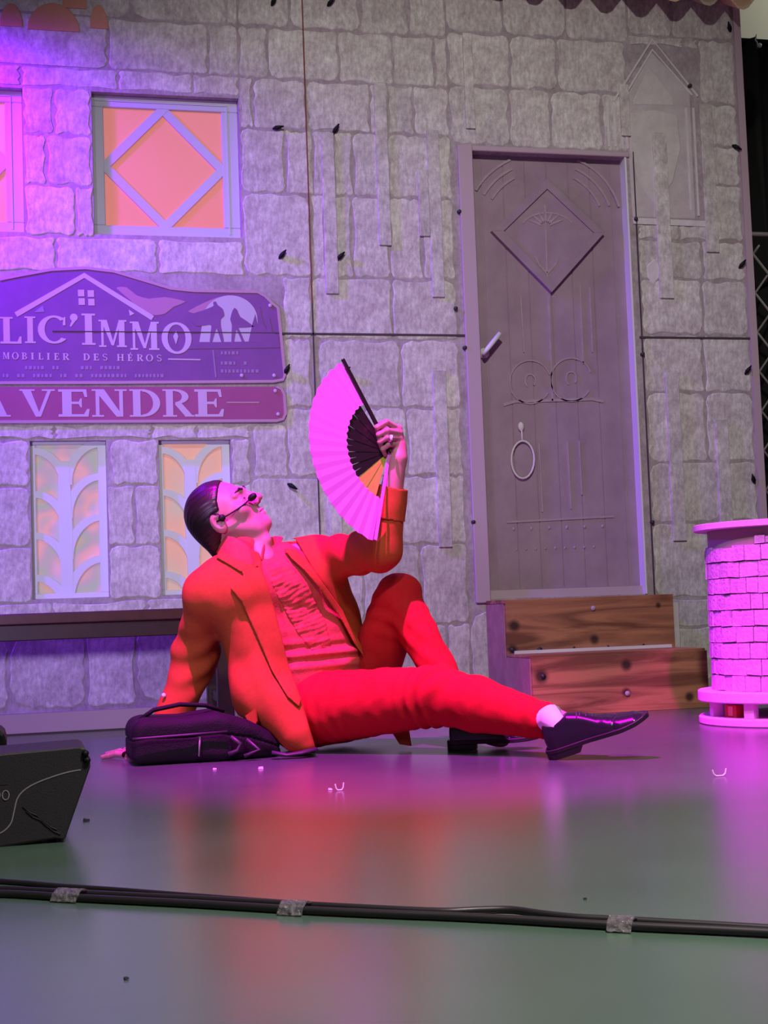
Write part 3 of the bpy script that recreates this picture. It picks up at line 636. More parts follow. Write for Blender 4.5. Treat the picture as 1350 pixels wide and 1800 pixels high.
for ch, a, c, t, bb in (('L', 0, 38, 558, 605), ('I', 43, 63, 557, 604), ('C', 66, 118, 556, 604), ("'", 122, 138, 552, 604), ('I', 143, 168, 552, 607), ('M', 173, 223, 563, 611), ('M', 228, 280, 566, 616), ('O', 283, 337, 568, 622)):
    x0, z1 = XZ(a, t); x1, z0 = XZ(c, bb); letter(ch, x0, x1, z0, z1, YS, M_LETTER, UP)
sstrip('seam_line', [(92, 583), (492, 586)], 0.004, M_SEAM, UP, 0.0022)
spoly('spark', [(304, 592), (309, 582), (313, 592), (309, 606)], YS-0.0013, M_MOON, YS, parent=UP)
txt = [('M', 5, 17), ('O', 21, 33), ('B', 38, 48), ('I', 54, 60), ('L', 67, 76), ('I', 82, 88), ('E', 95, 104), ('R', 110, 122), ('D', 146, 158), ('E', 164, 174), ('S', 180, 189), ('H', 205, 218), ('\u00c9', 224, 233), ('R', 240, 252), ('O', 256, 269), ('S', 275, 284)]
for ch, a, c in txt:
    x0, z1 = XZ(a, 620+0.015*a); x1, z0 = XZ(c, 632+0.015*a); letter(ch, x0, x1, z0, z1, YS, M_LETTER, UP)
sstrip('rule', [(295, 632), (352, 633)], 0.005, M_LETTER, UP); sstrip('rule', [(398, 708), (455, 708)], 0.005, M_SIGNTRIM, LO); sstrip('rule', [(374, 616), (379, 664)], 0.005, M_FAINT, UP)
for (v, u0, u1) in ((647, 20, 225), (661, 5, 285), (621, 388, 432), (639, 388, 432), (653, 388, 466)):
    u = u0; b = MB()
    while u < u1:
        w = random.choice((3, 4, 5, 9)); 
        if w < 9: b.strip(xz([(u, v), (u+w, v)]), 0.013, YS-0.0012, YS)
        u += w+3
    o = obj('fine_print', b, M_FAINT, UP); o['kind'] = 'stuff'
for (u, v, pr) in ((475, 537, UP), (482, 660, UP), (425, 660, UP), (484, 687, LO), (489, 728, LO)):
    p = W(u, v, YS-0.002); b = MB(); b.ball(p, (0.008, 0.004, 0.008), 10, 6); obj('rivet', b, M_LETTER, pr, True)
for ch, a, c in (('A', -45, 17), ('V', 34, 96), ('E', 102, 157), ('N', 161, 223), ('D', 227, 283), ('R', 285, 340), ('E', 341, 393)):
    x0, z1 = XZ(a, 685); x1, z0 = XZ(c, 733); letter(ch, x0, x1, z0, z1, YS, M_LETTER, LO)

# ------------------------------------------------------------------ canopy of tiles at the top of the wall
cu = [(1305+17*0+68.5*(i-9), 17) for i in range(13)]
CAN = thing('tile_canopy', (1.9, -0.05, 3.05), 'orange zigzag tiled canopy edge above the door', 'canopy')
pitch = 0.158; ztip = XZ(1305, 17, -0.13)[1]; xtip = XZ(1305, 17, -0.13)[0]
def ztipf(x): return ztip+(xtip-x)*0.045
for i in range(14):
    xc = xtip-i*pitch; zz = ztipf(xc)
    prof = [(xc-pitch/2, zz+0.070), (xc-0.022, zz+0.004), (xc+0.006, zz), (xc+0.028, zz+0.010), (xc+pitch/2, zz+0.070)]
    b = MB(); n = len(prof); vs = []
    for (y, dz) in ((-0.13, 0.0), (0.0, 0.075)):
        vs += [(x, y, z+dz) for x, z in prof]
    for (y, dz) in ((-0.13, 0.014), (0.0, 0.089)):
        vs += [(x, y, z+dz) for x, z in prof]
    fs = []
    for k in range(n-1):
        fs += [(k, n+k, n+k+1, k+1), (2*n+k, 2*n+k+1, 3*n+k+1, 3*n+k), (k, k+1, 2*n+k+1, 2*n+k), (n+k, 3*n+k, 3*n+k+1, n+k+1)]
    fs += [(0, 2*n, 3*n, n), (n-1, 2*n-1, 4*n-1, 3*n-1)]
    b.add(vs, fs); obj('roof_tile', b, (M_TILE, M_TILE2)[i % 2], CAN)
b = MB(); b.box(0.7, XR-0.05, -0.03, 0.0, 3.20, 3.24); obj('canopy_batten', b, M_WOODDARK, CAN)

# ------------------------------------------------------------------ offstage right: drape, fence, pale wall
b = MB(); n = 60; pts = []
for i in range(n+1):
    x = 2.5+2.2*i/n; pts.append((x, 0.75+0.035*math.sin(x*38)+0.02*math.sin(x*61)))
zt = W(1330, 72, 0.75)[2]
b.add([(x, y, 0.0) for x, y in pts]+[(x, y, zt) for x, y in pts], [(i, i+1, n+2+i, n+1+i) for i in range(n)])
dr = obj('black_drape', b, M_CURTAIN, smooth=True, loc=(3.4, 0.75, 0)); tagp(dr, 'black stage drape hanging beyond the edge of the wall', 'curtain')
sol = dr.modifiers.new('thick', 'SOLIDIFY'); sol.thickness = 0.006
b = MB(); b.tube([(2.5, 0.75, zt-0.004), (4.7, 0.75, zt-0.004)], 0.014, 10); obj('drape_rail', b, M_BLACK, dr, True)
p = W(1335, 80, 0.70); b = MB(); b.ball(p, 0.012, 8, 6); b.tube([p+(-0.01, 0, 0.0), p+(-0.02, 0.0, 0.03), p+(-0.012, 0, 0.055)], 0.004, 6); obj('drape_tie', b, M_EDGE, dr, True)
b = MB(); b.box(2.0, 6.5, 1.6, 1.7, 0, 4.5); tagp(obj('wall_far', b, M_FARWALL), 'pale wall behind the black drape', kind='structure')
FEN = thing('wire_fence', (3.1, 0.32, 0), 'diamond wire mesh panel with pale rail beside the stone wall', 'fence')
zr2 = W(1335, 412, 0.32)[2]
b = MB(); b.tube([(2.55, 0.32, zr2), (4.2, 0.32, zr2)], 0.011, 8); obj('rail', b, M_WIRE, FEN, True)
zb = 0.62
for s in (-1, 1):
    for i in range(-8, 12):
        x = 2.62+0.145*i; xa, za, xb, zb2 = x, zb, x+s*(zr2-0.05-zb)*0.8, zr2-0.05
        if xa < 2.55 and s < 0: continue
        if xa < 2.55: k = (2.55-xa)/(xb-xa); xa = 2.55; za = za+(zb2-za)*k
        if s < 0 and xb < 2.55: k = (xa-2.55)/(xa-xb); xb = 2.55; zb2 = za+(zb2-za)*k
        if s > 0 and xb > 4.2: k = (4.2-xa)/(xb-xa); xb = 4.2; zb2 = za+(zb2-za)*k
        if abs(xb-xa) < 0.03: continue
        b = MB(); b.tube([(xa, 0.32+0.006*s, za), (xb, 0.32+0.006*s, zb2)], 0.0055, 6); obj('wire', b, M_WIRE, FEN, True)
b = MB(); b.tube([(4.2, 0.32, 0), (4.2, 0.32, zr2+0.02)], 0.016, 8); obj('post', b, M_WIRE, FEN, True)
b = MB(); b.tube([(2.56, 0.32, 0), (2.56, 0.32, zr2+0.02)], 0.010, 8); obj('post', b, M_WIRE, FEN, True)

# ------------------------------------------------------------------ wooden step unit
SX0, SX1, YA, YB, ZA, ZB = 1.527, 2.238, -0.25, -0.53, 0.424, 0.217
ST = thing('plywood_steps', (1.88, -0.27, 0), 'two plywood steps with dark knots below the door', 'steps')
kn_up = [(*(W(904, 1100, YA)-np.array(ST.location)), 0.020), (*(W(1045, 1124, YA)-np.array(ST.location)), 0.017), (*(W(901, 1142, YA)-np.array(ST.location)), 0.018), (*(W(1157, 1064, YA)-np.array(ST.location)), 0.010)]
kn_lo = [(*(W(951, 1189, YB)-np.array(ST.location)), 0.024), (*(W(1101, 1169, YB)-np.array(ST.location)), 0.019), (*(W(1101, 1217, YB)-np.array(ST.location)), 0.015), (*(W(1212, 1225, YB)-np.array(ST.location)), 0.016)]
M_PLYU = plywood('plywood_upper', kn_up, 0.92); M_PLYL = plywood('plywood_lower', kn_lo, 1.08); M_PLYS = material('plywood_side', (0.34, 0.17, 0.14), 0.6, noise=(16, (0.44, 0.24, 0.20), (0.35, 0.65)))
b = MB(); b.bbox(SX0+0.004, SX1, YA, YA+0.018, ZB, ZA, 0.001); obj('upper_riser', b, M_PLYU, ST)
b = MB(); b.bbox(SX0+0.004, SX1, YB, YB+0.018, 0.0, ZB, 0.001); obj('lower_riser', b, M_PLYL, ST)
for x in (SX0, SX1-0.018):
    b = MB(); b.prism([(-YB-0.018, 0.0), (-YB-0.018, ZB-0.002), (-YA-0.018, ZB-0.002), (-YA-0.018, ZA-0.002), (0.01, ZA-0.002), (0.01, 0.0)], 0, 0.018)
    b.v = [(x+vy, -vx, vz) for (vx, vy, vz) in b.v]; obj('side_panel', b, M_PLYS, ST)
b = MB(); b.bbox(SX0, SX1, YA, -0.01, ZA-0.001, ZA+0.014, 0.001); obj('upper_tread', b, M_PLYL, ST)
b = MB(); b.bbox(SX0, SX1, YB+0.016, YA+0.001, ZB-0.001, ZB+0.009, 0.001); obj('lower_tread', b, M_PLYL, ST)
b = MB(); b.box(SX0+0.03, SX1-0.02, YA-0.012, YA, ZB+0.008, ZB+0.021); tagp(obj('edge_strip', b, M_EDGE, ST), 'white strip along the foot of the upper riser')
for (u, v, y) in ((1043, 1069, YA), (901, 1142, YA), (955, 1189, YB), (1103, 1219, YB), (949, 1142, YA), (1009, 1138, YA), (1069, 1136, YA), (1131, 1133, YA)):
    p = W(u, v, y-0.002); b = MB(); b.tube([p+(0, 0.003, 0), p+(0, -0.003, 0)], 0.010 if v in (1069, 1189, 1219, 1142) else 0.004, 10); obj('screw_head', b, M_JAMB if v in (1069, 1219) else M_SCREW, ST, True)
b = MB(); b.box(SX1, SX1+0.03, YA+0.02, 0.0, ZB, ZA-0.02); obj('side_batten', b, M_PLAIN, ST)

# ------------------------------------------------------------------ bench
BN = thing('wooden_bench', (-0.4, -0.26, 0), 'long dark brown wooden bench behind the man, below the narrow windows', 'bench')
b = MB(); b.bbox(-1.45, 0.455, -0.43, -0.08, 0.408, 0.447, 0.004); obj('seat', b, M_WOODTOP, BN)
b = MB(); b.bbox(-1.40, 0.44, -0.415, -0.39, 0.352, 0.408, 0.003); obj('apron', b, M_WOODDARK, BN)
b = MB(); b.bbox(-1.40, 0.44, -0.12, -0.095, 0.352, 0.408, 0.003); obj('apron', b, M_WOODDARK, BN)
for x in (0.375, -1.39):
    for y in (-0.43, -0.13):
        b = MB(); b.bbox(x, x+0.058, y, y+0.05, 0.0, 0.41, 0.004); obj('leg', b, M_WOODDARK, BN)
    b = MB(); b.bbox(x+0.014, x+0.044, -0.38, -0.13, 0.10, 0.14, 0.003); obj('rail', b, M_WOODDARK, BN)

# ------------------------------------------------------------------ shingled tower at right
TY = -1.346
TW = thing('shingle_tower', (2.155, -1.30, 0), 'round magenta lit tower clad in shingles on a disc shaped base', 'prop')
TCX, TCY, TR_, TC_ = 2.155, -1.30, 0.30, 0.243
TW.location = (TCX, TCY, 0)
def disc(r, z0, z1, e=0.004, n=72):
    b = MB(); vs = []
    for z, k in ((z0, e), (z0+e, 0), (z1-e, 0), (z1, e)):
        vs += [(TCX+(r-k)*math.cos(2*PI*i/n), TCY+(r-k)*math.sin(2*PI*i/n), z) for i in range(n)]
    return b.add(vs, [tuple(range(n-1, -1, -1)), tuple(range(3*n, 4*n))]+[(l*n+i, l*n+(i+1) % n, (l+1)*n+(i+1) % n, (l+1)*n+i) for l in range(3) for i in range(n)])
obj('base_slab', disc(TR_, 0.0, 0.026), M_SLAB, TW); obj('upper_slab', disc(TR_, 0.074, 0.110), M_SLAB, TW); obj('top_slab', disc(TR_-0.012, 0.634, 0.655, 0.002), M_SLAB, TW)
obj('core', disc(TC_, 0.110, 0.634, 0.001), M_CORE, TW)
def around(a, r, z): a = math.radians(a); return np.array([TCX+r*math.cos(a), TCY+r*math.sin(a), z])
for a in (172, 212, 233, 262, 300, 120, 60, 0):
    b = MB(); b.bbox(-0.017, 0.017, -0.017, 0.017, 0.026, 0.074, 0.001); ca, sa = math.cos(math.radians(a)), math.sin(math.radians(a)); c = around(a, TR_-0.045, 0)
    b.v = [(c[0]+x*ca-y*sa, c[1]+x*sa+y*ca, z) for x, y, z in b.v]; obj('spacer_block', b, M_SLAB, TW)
rows = 9; rh = (0.582-0.112)/rows
for r_ in range(rows+1):
    z0 = 0.112+r_*rh; z1 = z0+rh-0.003; a = 128.0-random.uniform(0, 6)
    while a < 318:
        wd = random.uniform(7.5, 15.5); a2 = a+wd; zz = z1
        if r_ == rows:
            if not 214 < a < 300: a = a2; continue
            zz = z0+random.uniform(0.016, 0.036)
        if r_ == rows-1 and a < 206: zz = z0+rh*random.uniform(0.75, 1.0)
        t = 0.007+random.uniform(0, 0.006); jl, jr = random.uniform(-0.003, 0.002), random.uniform(-0.003, 0.002); vs = []
        for aa, dz in ((a+0.25, jl), ((a+a2)/2, (jl+jr)/2), (a2-0.25, jr)):
            vs += [around(aa, TC_-0.002, z0+dz), around(aa, TC_+t, z0+dz), around(aa, TC_+t-0.002, zz-0.002), around(aa, TC_-0.002, zz)]
        b = MB(); b.add(vs, [(3, 2, 1, 0), (8, 9, 10, 11)]+[(l*4+i, l*4+(i+1) % 4, (l+1)*4+(i+1) % 4, (l+1)*4+i) for l in range(2) for i in range(4)])
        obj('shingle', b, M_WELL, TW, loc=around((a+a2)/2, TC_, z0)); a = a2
def carton(name, a, w, h, mat, label, band):
    c = around(a, TR_-0.075, 0.0); t = thing(name, (c[0], c[1], 0.0262), label, 'box'); ca, sa = math.cos(math.radians(a)), math.sin(math.radians(a))
    for nm, d0, d1, w_, z0, z1, mt in (('carton', -0.03, 0.03, w, 0.0262, 0.0262+h, mat), ('paper_band', 0.030, 0.0315, w*0.4, 0.032, 0.022+h, band)):
        b = MB(); b.box(d0, d1, -w_/2, w_/2, z0, z1); b.v = [(c[0]+x*ca-y*sa, c[1]+x*sa+y*ca, z) for x, y, z in b.v]; obj(nm, b, mt, t)
carton('red_box', 193, 0.055, 0.040, M_RED, 'small red box tucked between the slabs of the tower base', M_ARCH)
carton('blue_box', 247, 0.05, 0.034, M_BLUE, 'small blue box under the tower beside the red one', M_BLUE)
#@@FRONT
# ------------------------------------------------------------------ stage monitor, lower left
MY = -2.93
MO = thing('stage_monitor', (-0.45, MY+0.1, 0), 'black wedge stage monitor with a grey curve and 00, at lower left', 'speaker')
def mxz(pts): return [XZ(u, v, MY) for u, v in pts]
face = mxz([(-330, 1350), (0, 1325), (143, 1313), (150, 1316), (158, 1332), (159, 1348), (116, 1471), (113, 1476), (98, 1474), (0, 1490), (-330, 1545)])
b = MB(); b.prism(face, MY, MY+0.20, 0.004); obj('casing', b, M_MON, MO)
for (u, v) in ((150, 1324), (153, 1336)):
    p = W(u, v, MY-0.002); b = MB(); b.ball(p, (0.007, 0.008, 0.006), 8, 6); obj('corner_stud', b, M_BLACK, MO, True)
b = MB(); p = W(92, 1472, MY+0.03); b.tube([(p[0], p[1], p[2]+0.004), (p[0], p[1], 0.0)], [0.009, 0.008], 12); obj('foot', b, M_BLACK, MO, True)
b = MB(); p = W(-250, 1520, MY+0.03); b.tube([(p[0], p[1], p[2]+0.004), (p[0], p[1], 0.0)], [0.009, 0.008], 12); obj('foot', b, M_BLACK, MO, True)
b = MB(); p = W(92, 1472, MY+0.17); b.tube([(p[0], p[1], p[2]+0.02), (p[0], p[1], 0.0)], [0.009, 0.008], 12); obj('foot', b, M_BLACK, MO, True)
curve = [(142, 1353), (120, 1357), (90, 1366), (60, 1378), (40, 1391), (30, 1405), (25, 1425), (20, 1445), (10, 1458), (-4, 1466), (-30, 1474)]
def smooth_pts(pts, n=6):
    pts = [np.array(p, float) for p in pts]; out = []
    for i in range(len(pts)-1):
        p0, p1, p2, p3 = pts[max(i-1, 0)], pts[i], pts[i+1], pts[min(i+2, len(pts)-1)]
        for k in range(n):
            t = k/n; out.append(0.5*((2*p1)+(-p0+p2)*t+(2*p0-5*p1+4*p2-p3)*t*t+(-p0+3*p1-3*p2+p3)*t**3))
    return out+[pts[-1]]
sp = smooth_pts(curve)
b = MB(); b.strip([XZ(p[0], p[1], MY) for p in sp], [0.0022]*len(sp), MY-0.001, MY); obj('printed_curve', b, M_GREYPRINT, MO)
for (a, c) in ((-14, 2), (3, 18)):
    x0, z1 = XZ(a, 1389, MY); x1, z0 = XZ(c, 1406, MY); o = letter('0', x0, x1, z0, z1, MY, M_GREYPRINT, MO)
x0, z1 = XZ(-30, 1389, MY); x1, z0 = XZ(-16, 1406, MY)
b = MB(); b.strip([XZ(-4, 1379, MY), XZ(14, 1378, MY)], 0.002, MY-0.0008, MY); obj('printed_line', b, M_SCREW, MO)
for k in range(2):
    b = MB(); b.tube([W(40+k*6+i*12, 1418+k*8+i*8.5+2*math.sin(i*2.2), MY-0.0005) for i in range(6)], 0.0016, 6); obj('scratch', b, M_BLACK, MO)
PK = thing('black_case', (-0.42, -2.62, 0), 'black rounded case cut by the left edge, behind the stage monitor', 'case')
pc = [XZ(u, v, -2.62) for u, v in ((-140, 1284), (0, 1284), (7, 1290), (11, 1303), (11, 1330))]
zlo = 0.0
pl = [(pc[0][0], zlo), (pc[4][0], zlo), pc[4], pc[3], pc[2], pc[1], pc[0]]
b = MB(); b.prism(pl, -2.62, -2.45, 0.006); obj('casing', b, M_BLACK, PK)
b = MB(); zc = pc[1][1]; b.tube([(pc[1][0]-0.10, -2.53, zc-0.003), (pc[1][0]-0.09, -2.53, zc+0.016), (pc[1][0]-0.03, -2.53, zc+0.016), (pc[1][0]-0.02, -2.53, zc-0.003)], 0.004, 8); obj('handle', b, M_BLACK, PK, True)

# ------------------------------------------------------------------ cables across the front with tape
def cable(name, px_pts, r, label, lift=0.0):
    pts = smooth_pts([(u, v) for u, v in px_pts], 8); w = [FL(p[0], p[1], r+lift) for p in pts]
    b = MB(); b.tube(w, r, 10); return tagp(obj(name, b, M_CABLE, smooth=True, loc=w[len(w)//2]), label, 'cable', 'cables taped along the stage front')
def base(u): return 1566+0.0*u+(0.056*u if u < 500 else 28+0.046*(u-500) if u < 850 else 44.1+0.052*(u-850))
us = list(range(-640, 1890, 110))
c1 = cable('stage_cable', [(u, base(max(u, 0))+4.2+0.6*math.sin(u*0.013)) for u in us], 0.0058, 'front black cable running unbroken along the stage floor')
c2 = cable('stage_cable', [(u, base(max(u, 0))-4.5+0.8*math.sin(u*0.009+1)-(9*math.exp(-((u-890)/70.0)**2))) for u in range(-640, 1890, 55)], 0.0052, 'rear black cable bulging up between the tape wraps', 0.003)
c3 = cable('stage_cable', [(-640, 1528), (-400, 1532), (-200, 1538), (-60, 1545), (40, 1552), (110, 1558), (200, 1564)]+[(300, base(300)-11), (400, base(400)-9), (470, base(470)-7.6), (522, base(522)-7)], 0.0042, 'thinnest black cable joining the bundle from the left edge')
for i, (u, lab) in enumerate(((125, 'crumpled clear tape wrapped on the cables near the left'), (520, 'clear tape on the cables below the red reflection'), (1094, 'clear shiny tape wrapped on the cables at right'))):
    w0 = FL(u-22, base(u-22), 0.008); w1 = FL(u+22, base(u+22), 0.008); b = MB(); n = 10; pts = []
    m = 7; vs = []; fs = []
    d = (w1-w0)/(n-1); nrm = np.array([-d[1], d[0], 0]); nrm /= np.linalg.norm(nrm)
    for k in range(n):
        c = w0+d*k
        for j in range(m):
            t = -1+2*j/(m-1); hz = max(0.0, math.cos(t*PI/2))
            vs.append((c[0]+nrm[0]*t*0.021+random.uniform(-.0008, .0008), c[1]+nrm[1]*t*0.021+random.uniform(-.0008, .0008), 0.0012+0.0155*hz**0.7+random.uniform(0, .0016)))
    for k in range(n-1):
        for j in range(m-1): fs.append((k*m+j, (k+1)*m+j, (k+1)*m+j+1, k*m+j+1))
    b.add(vs, fs); o = obj('cable_tape', b, M_TAPE, loc=(w0+w1)/2); tagp(o, lab, 'tape', 'tape wraps on the stage cables')
    sm = o.modifiers.new('thick', 'SOLIDIFY'); sm.thickness = 0.0008

# ------------------------------------------------------------------ scraps on the floor
def scrap(u, v, r, mat, label, kind=0):
    p = FL(u, v, 0.0); b = MB()
    if kind == 0:
        pl = [(r*math.cos(t)*random.uniform(0.7, 1.1), r*math.sin(t)*random.uniform(0.6, 1.0)) for t in np.linspace(0, 2*PI, 8)[:-1]]
        vs = [(p[0]+x, p[1]+y, 0.0008) for x, y in pl]+[(p[0]+x*0.8, p[1]+y*0.8, r*0.55+random.uniform(0, r*0.3)) for x, y in pl]; n = 7
        b.add(vs, [tuple(range(n-1, -1, -1)), tuple(range(n, 2*n))]+[(i, (i+1) % n, n+(i+1) % n, n+i) for i in range(n)])
    else:
        a = [p+np.array([t*r, 0, 0.0018]) for t in (-1, -0.85, -0.5, 0, 0.5, 0.85, 1)]
        for k, h in zip((0, 1, 5, 6), (0.014, 0.005, 0.005, 0.016)): a[k] = a[k]+np.array([0, 0, h])
        b.tube(a, 0.0018, 6)
    return tagp(obj('paper_scrap', b, mat, loc=p), label, 'scrap')
scrap(377, 1353, 0.006, M_SCRAP, 'tiny white scrap on the floor in front of the bag\'s middle')
scrap(459, 1352, 0.008, M_SCRAP, 'white scrap on the floor in front of the bag\'s slumped end')
scrap(580, 1389, 0.006, M_SCRAP, 'white scrap on the floor within the red reflection')
scrap(597, 1390, 0.010, M_SCRAP, 'thin curled white strip beside the scrap in the red reflection', 1)
scrap(1265, 1365, 0.017, M_SCRAP, 'white curled strip of paper on the floor near the tower', 1)
scrap(151, 1444, 0.008, M_DIRT, 'dark crumb on the floor right of the stage monitor')
scrap(221, 1722, 0.004, M_DIRT, 'dark speck on the floor in front of the cables')
scrap(1029, 1581, 0.0035, M_DIRT, 'dark speck on the floor just behind the cables')
#@@PERSON
# ------------------------------------------------------------------ implicit surfaces for the soft shapes (man, clothes, shoes, bag)
def smin(a, b, k):
    h = np.clip(0.5+0.5*(b-a)/k, 0, 1); return b*(1-h)+a*h-k*h*(1-h)
def smax(a, b, k): return -smin(-a, -b, k)
def cap(p, a, b, r1, r2=None, flat=None):
    """tapered capsule"""
    r2 = r1 if r2 is None else r2
    a = np.asarray(a, np.float32); b = np.asarray(b, np.float32); d = b-a
    t = np.clip(((p-a) @ d)/float(d @ d), 0, 1)
    return np.linalg.norm(p-a-t[:, None]*d, axis=1)-(r1+(r2-r1)*t)
def along(p, a, b):
    a = np.asarray(a, np.float32); d = np.asarray(b, np.float32)-a; return ((p-a) @ d)/float(d @ d)
def ellip(p, c, r, R=None):
    q = p-np.asarray(c, np.float32)
    if R is not None: q = q @ np.asarray(R, np.float32)
    r = np.asarray(r, np.float32); k0 = np.linalg.norm(q/r, axis=1); k1 = np.linalg.norm(q/(r*r), axis=1)+1e-9
    return k0*(k0-1)/k1
def boxs(p, c, h, R=None, rd=0.0):
    q = p-np.asarray(c, np.float32)
    if R is not None: q = q @ np.asarray(R, np.float32)
    q = np.abs(q)-(np.asarray(h, np.float32)-rd)
    return np.linalg.norm(np.maximum(q, 0), axis=1)+np.minimum(q.max(axis=1), 0)-rd
CAMf = CAM.astype(np.float32); CRf = CR.astype(np.float32); CUf = CU.astype(np.float32); CFf = CF.astype(np.float32)
def pix(p):
    q = p-CAMf; d = q @ CFf; return 675+F*(q @ CRf)/d, 900-F*(q @ CUf)/d, d
def poly2(p, pts):
    """signed distance in metres to the prism over an outline that is given as photograph pixels"""
    u, v, d = pix(p); n = len(pts); best = np.full(len(p), 1e9, np.float32); inside = np.zeros(len(p), bool)
    for i in range(n):
        ax, ay = pts[i]; bx_, by = pts[(i+1) % n]; ex, ey = bx_-ax, by-ay
        t = np.clip(((u-ax)*ex+(v-ay)*ey)/(ex*ex+ey*ey+1e-9), 0, 1)
        best = np.minimum(best, (u-ax-t*ex)**2+(v-ay-t*ey)**2)
        c = (ay > v) != (by > v)
        inside ^= c & (u < (bx_-ax)*(v-ay)/(by-ay+1e-9)+ax)
    s = np.sqrt(best)*d/F
    return np.where(inside, -s, s)
def fold(p, s, seed=0.0):
    """smooth pseudo random field, about -1..1, for cloth folds"""
    x, y, z = p[:, 0]*s, p[:, 1]*s, p[:, 2]*s
    a = np.sin(x*1.1+1.7*np.sin(y*0.9+seed)+z*0.7+seed); b = np.sin(y*1.3+1.5*np.sin(z*1.1+seed*2)-x*0.6); c = np.sin(z*1.2+1.6*np.sin(x*1.05-seed)+y*0.5)
    return (a+b+c)/3
def surface(f, lo, hi, h, B=8):
    """block-sparse sampling and naive surface nets -> verts, quads"""
    lo = np.array(lo, np.float32); nb = np.ceil((np.array(hi)-lo)/(h*B)).astype(int)+1
    bi = np.stack(np.meshgrid(*[np.arange(n) for n in nb], indexing='ij'), -1).reshape(-1, 3)
    cen = (lo+(bi*B+(B-1)/2.0)*h).astype(np.float32); fc = np.concatenate([f(c) for c in np.array_split(cen, max(1, len(cen)//200000))])
    act = np.abs(fc) < h*B*0.87*1.35+2.5*h
    G = np.repeat(np.repeat(np.repeat(fc.reshape(nb), B, 0), B, 1), B, 2).astype(np.float32)
    loc = np.stack(np.meshgrid(*[np.arange(B)]*3, indexing='ij'), -1).reshape(-1, 3)
    ab = bi[act]
    for ch in np.array_split(ab, max(1, len(ab)//600)):
        if not len(ch): continue
        idx = (ch[:, None, :]*B+loc[None]).reshape(-1, 3); G[idx[:, 0], idx[:, 1], idx[:, 2]] = f((lo+idx*h).astype(np.float32))
    s = G < 0
    cnt = np.zeros(tuple(np.array(G.shape)-1), np.int8)
    cr = [(i, j, k) for i in (0, 1) for j in (0, 1) for k in (0, 1)]
    sl = lambda A, o: A[o[0]:A.shape[0]-1+o[0], o[1]:A.shape[1]-1+o[1], o[2]:A.shape[2]-1+o[2]]
    for o in cr: cnt += sl(s, o)
    cells = np.argwhere((cnt > 0) & (cnt < 8))
    ids = np.full(cnt.shape, -1, np.int32); ids[cells[:, 0], cells[:, 1], cells[:, 2]] = np.arange(len(cells))
    acc = np.zeros((len(cells), 3)); w = np.zeros(len(cells))
    val = {o: G[cells[:, 0]+o[0], cells[:, 1]+o[1], cells[:, 2]+o[2]] for o in cr}
    for a in cr:
        for ax in range(3):
            if a[ax]: continue
            b = list(a); b[ax] = 1; b = tuple(b); va, vb = val[a], val[b]; m = (va < 0) != (vb < 0)
            t = np.where(m, va/(va-vb+1e-12), 0); q = np.array(a, float)[None].repeat(len(cells), 0); q[:, ax] += t
            acc[m] += q[m]; w[m] += 1
    V = lo+(cells+acc/w[:, None])*h
    quads = []
    for ax in range(3):
        o1, o2 = [(1, 2), (2, 0), (0, 1)][ax]
        sa = np.take(s, range(s.shape[ax]-1), ax); sb = np.take(s, range(1, s.shape[ax]), ax)
        e = np.argwhere(sa != sb); e = e[(e[:, o1] > 0) & (e[:, o2] > 0) & (e[:, o1] < cnt.shape[o1]) & (e[:, o2] < cnt.shape[o2])]
        flip = s[e[:, 0], e[:, 1], e[:, 2]]
        def gid(d1, d2):
            q = e.copy(); q[:, o1] -= d1; q[:, o2] -= d2; return ids[q[:, 0], q[:, 1], q[:, 2]]
        Q = np.stack([gid(1, 1), gid(0, 1), gid(0, 0), gid(1, 0)], 1)
        Q = np.where(flip[:, None], Q, Q[:, ::-1]); quads.append(Q[(Q >= 0).all(1)])
    return V, np.concatenate(quads)
def soft(name, parts, mat, parent=None, loc=None):
    """parts: list of (V, Q); one smooth mesh"""
    vs = []; qs = []; n = 0
    for V, Q in parts: vs.append(V); qs.append(Q+n); n += len(V)
    V = np.concatenate(vs); Q = np.concatenate(qs); off = origin(parent); l = np.array(loc, float) if loc is not None else off
    V = (V-l).astype(np.float32)
    me = bpy.data.meshes.new(name); me.vertices.add(len(V)); me.vertices.foreach_set('co', V.ravel())
    me.loops.add(len(Q)*4); me.loops.foreach_set('vertex_index', Q.ravel().astype(np.int32))
    me.polygons.add(len(Q)); me.polygons.foreach_set('loop_start', np.arange(0, len(Q)*4, 4, dtype=np.int32)); me.polygons.foreach_set('loop_total', np.full(len(Q), 4, dtype=np.int32))
    me.update(); me.validate()
    o = link(name, me, mat, parent, True); o.location = Vector(l-off); return o
def bounds(pts, m):
    a = np.array(pts); return a.min(0)-m, a.max(0)+m
def rel(base_, du, dv, dd):                       # metres along the camera's right, down and forward axes
    return np.array(base_)+CR*du-CU*dv+CF*dd

